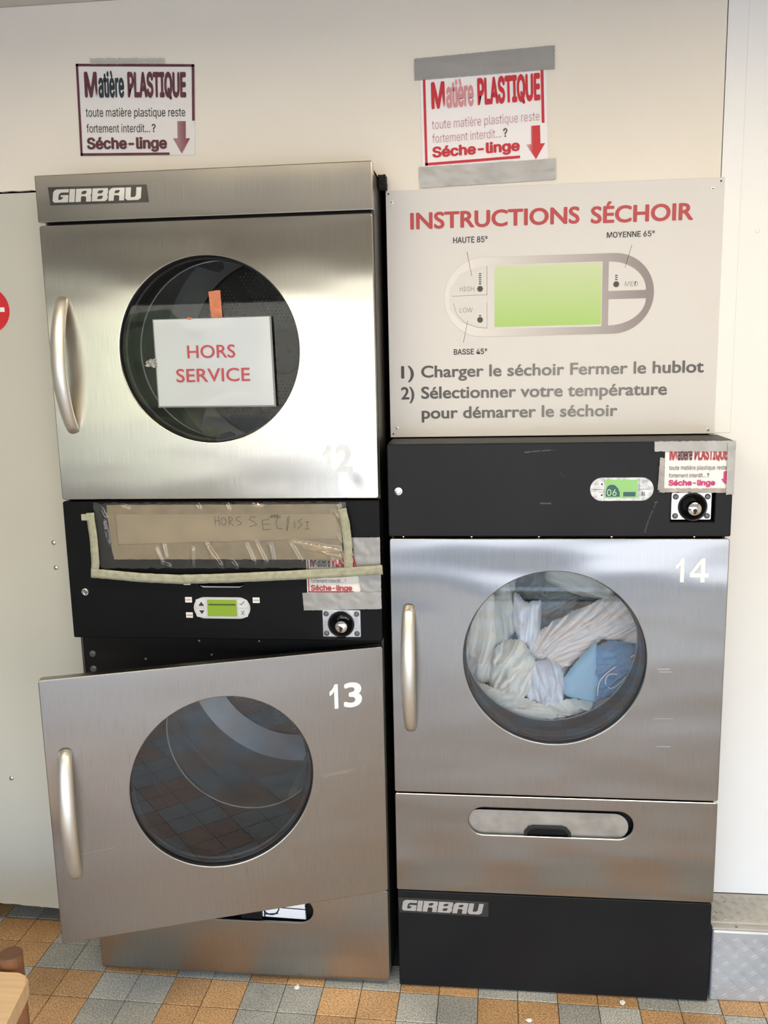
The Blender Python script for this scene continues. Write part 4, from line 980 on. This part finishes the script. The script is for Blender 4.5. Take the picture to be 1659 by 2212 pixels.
for x, z in ((.8215, 2.0370), (1.6022, 2.0355), (.8220, 1.4545), (1.5850, 2.0195)): B(lathe('drill_hole', [(0, -.0003), (.0022, -.0003)], x, z, M['dark'], None, 12, BY))

# ------------------------------------------------------------------ no-entry sticker at the far left
st = tag(shape('round_sticker', [circ(-.2390, 1.7905, .0592, 64)], WY+.0082, M['stk_red'], None, t=.0006), 'round red no-entry sticker with white bar at the left edge of the photo', 'sticker')
box('white_bar', -.2850, -.1930, WY+.0076, WY+.0081, 1.7850, 1.7965, M['white_num'], st)

# ------------------------------------------------------------------ checker-plate step at the right
stp = thing('step', 'low aluminium checker-plate step at the foot of the right wall', 'step', (1.62, 0, 0))
LX0, LX1 = .0035, 1.375
bm = bmesh.new(); add_box(bm, LX0, LX1, .010, .155, .0, .2000, .006, 3); bm_obj('front_plate', bm, M['alu'], stp)
bm = bmesh.new(); add_box(bm, LX0, LX1, .030, .1555, .2002, .2115, .0008); bm_obj('top_plate', bm, M['alutop'], stp)
bm = bmesh.new(); add_box(bm, LX0, LX1, .012, .0295, .2002, .2055, .001); bm_obj('top_strip', bm, M['alutop'], stp)
def lens(bm, c, d, n, L=.0225, W=.0036, H=.0020):
    s = d.cross(n); a = [bm.verts.new(c-d*L/2), bm.verts.new(c-s*W/2), bm.verts.new(c+d*L/2), bm.verts.new(c+s*W/2)]
    t0, t1 = bm.verts.new(c+n*H-d*L*.25), bm.verts.new(c+n*H+d*L*.25)
    for q in ((a[0], a[1], t0), (a[1], t1, t0), (a[1], a[2], t1), (a[2], a[3], t1), (a[3], t0, t1), (a[3], a[0], t0)): bm.faces.new(q)
def treads(name, org, ax, ay, n, w, h, m):
    bm = bmesh.new(); P = .0226; i = 0
    for r in range(int(h/P)+1):
        for c in range(int(w/P)+1):
            u, v = (c+.5)*P, (r+.5)*P
            if u > w-.004 or v > h-.004: continue
            k = (r+c) % 2; d = (ax*.80+ay*.60) if k else (ax*.72-ay*.69)
            q = (-ax*.60+ay*.80) if k else (ax*.69+ay*.72)
            for o in (-.0032, .0032):
                cc = org+ax*u+ay*v+q*o
                lens(bm, cc, d.normalized(), n)
    bmesh.ops.recalc_face_normals(bm, faces=bm.faces)
    o = bm_obj(name, bm, m, stp); tag(o, kind='stuff'); return o
treads('tread_bars', Vector((LX0+.002, .0100, .004)), Vector((1, 0, 0)), Vector((0, 0, 1)), Vector((0, -1, 0)), LX1-LX0-.004, .192, M['alu'])
treads('tread_bars', Vector((LX0+.002, .031, .2115)), Vector((1, 0, 0)), Vector((0, 1, 0)), Vector((0, 0, 1)), LX1-LX0-.004, .124, M['alutop'])
for x, y, z in ((.060, .115, .2115), (.0250, .068, .2115), (.0640, .020, .2055), (.25, .09, .2115)):
    bm = bmesh.new(); bmesh.ops.create_cone(bm, segments=14, radius1=.0036, radius2=.003, depth=.0016, cap_ends=True, matrix=Matrix.Translation((x, y, z)))
    bm_obj('screw', bm, M['rivet'], stp)

# ------------------------------------------------------------------ bench corner, lower left
bn = thing('bench', 'wooden bench corner at lower left with pale plank seat and round brown post', 'bench', (.052, -.53, 0))
bm = bmesh.new(); bmesh.ops.create_cone(bm, segments=40, radius1=.0235, radius2=.0235, depth=.45, cap_ends=False, matrix=Matrix.Translation((.022, -.012, .225)))
bm_obj('post', bm, M['post'], bn, True)
bm = bmesh.new(); bmesh.ops.create_cone(bm, segments=40, radius1=.0235, radius2=.0222, depth=.003, cap_ends=True, matrix=Matrix.Translation((.022, -.012, .4515)))
bm_obj('post_cap', bm, M['posttop'], bn)
# plank seat: corner rounded, running towards the camera and off the frame
pts = [(-.60, -.0535), (.058, -.045), (.0745, -.052), (.0870, -.066), (.0905, -.085), (.1065, -.182), (.150, -.52), (-.60, -.52)]
bm = bmesh.new(); lo = [bm.verts.new((x, y, .4020)) for x, y in pts]; hi = [bm.verts.new((x, y, .4380)) for x, y in pts]
bm.faces.new(lo[::-1]); bm.faces.new(hi)
for i in range(len(pts)): bm.faces.new((lo[i], lo[(i+1) % len(pts)], hi[(i+1) % len(pts)], hi[i]))
bmesh.ops.bevel(bm, geom=[e for e in bm.edges if abs(e.verts[0].co.z-e.verts[1].co.z) < .001], offset=.004, segments=3, affect='EDGES')
bmesh.ops.recalc_face_normals(bm, faces=bm.faces)
bm_obj('plank', bm, M['wood'], bn)
for px, py in ((.03, -.48), (-.55, -.48), (-.55, -.10)):
    bm = bmesh.new(); bmesh.ops.create_cone(bm, segments=24, radius1=.0235, radius2=.0235, depth=.402, cap_ends=True, matrix=Matrix.Translation((px, py, .201)))
    bm_obj('post', bm, M['post'], bn, True)
bm = bmesh.new(); bmesh.ops.create_cone(bm, segments=16, radius1=.012, radius2=.012, depth=.55, cap_ends=True, matrix=Matrix.Translation((-.28, -.018, .425)) @ Matrix.Rotation(PI/2, 4, 'Y'))
bm_obj('cord_wrapping', bm, M['cord'], bn, True)

# ------------------------------------------------------------------ litter on the tiles
for x, y, lab, s in ((.553, -.0300, 'crumpled white paper scrap on the tiles before the left kick panel', 1.0), (1.4005, -.020, 'white elongated paper scrap on the tiles before the black plinth', 1.1), (1.1594, -.101, 'white paper scrap at the bottom edge of the photo', 1.0)):
    bm = bmesh.new(); bmesh.ops.create_icosphere(bm, subdivisions=3, radius=1)
    for v in bm.verts:
        k = 1+.45*noise.noise(v.co*1.8+Vector((x*50, 0, 0)))
        v.co = Vector((v.co.x*.0075*k*s, v.co.y*.0062*k, (v.co.z+1)*.0032*k))
    o = tag(bm_obj('paper_scrap', bm, M['scrap']), lab, 'litter'); o.location = (x, y, 0); o.rotation_euler = (0, 0, x*3)
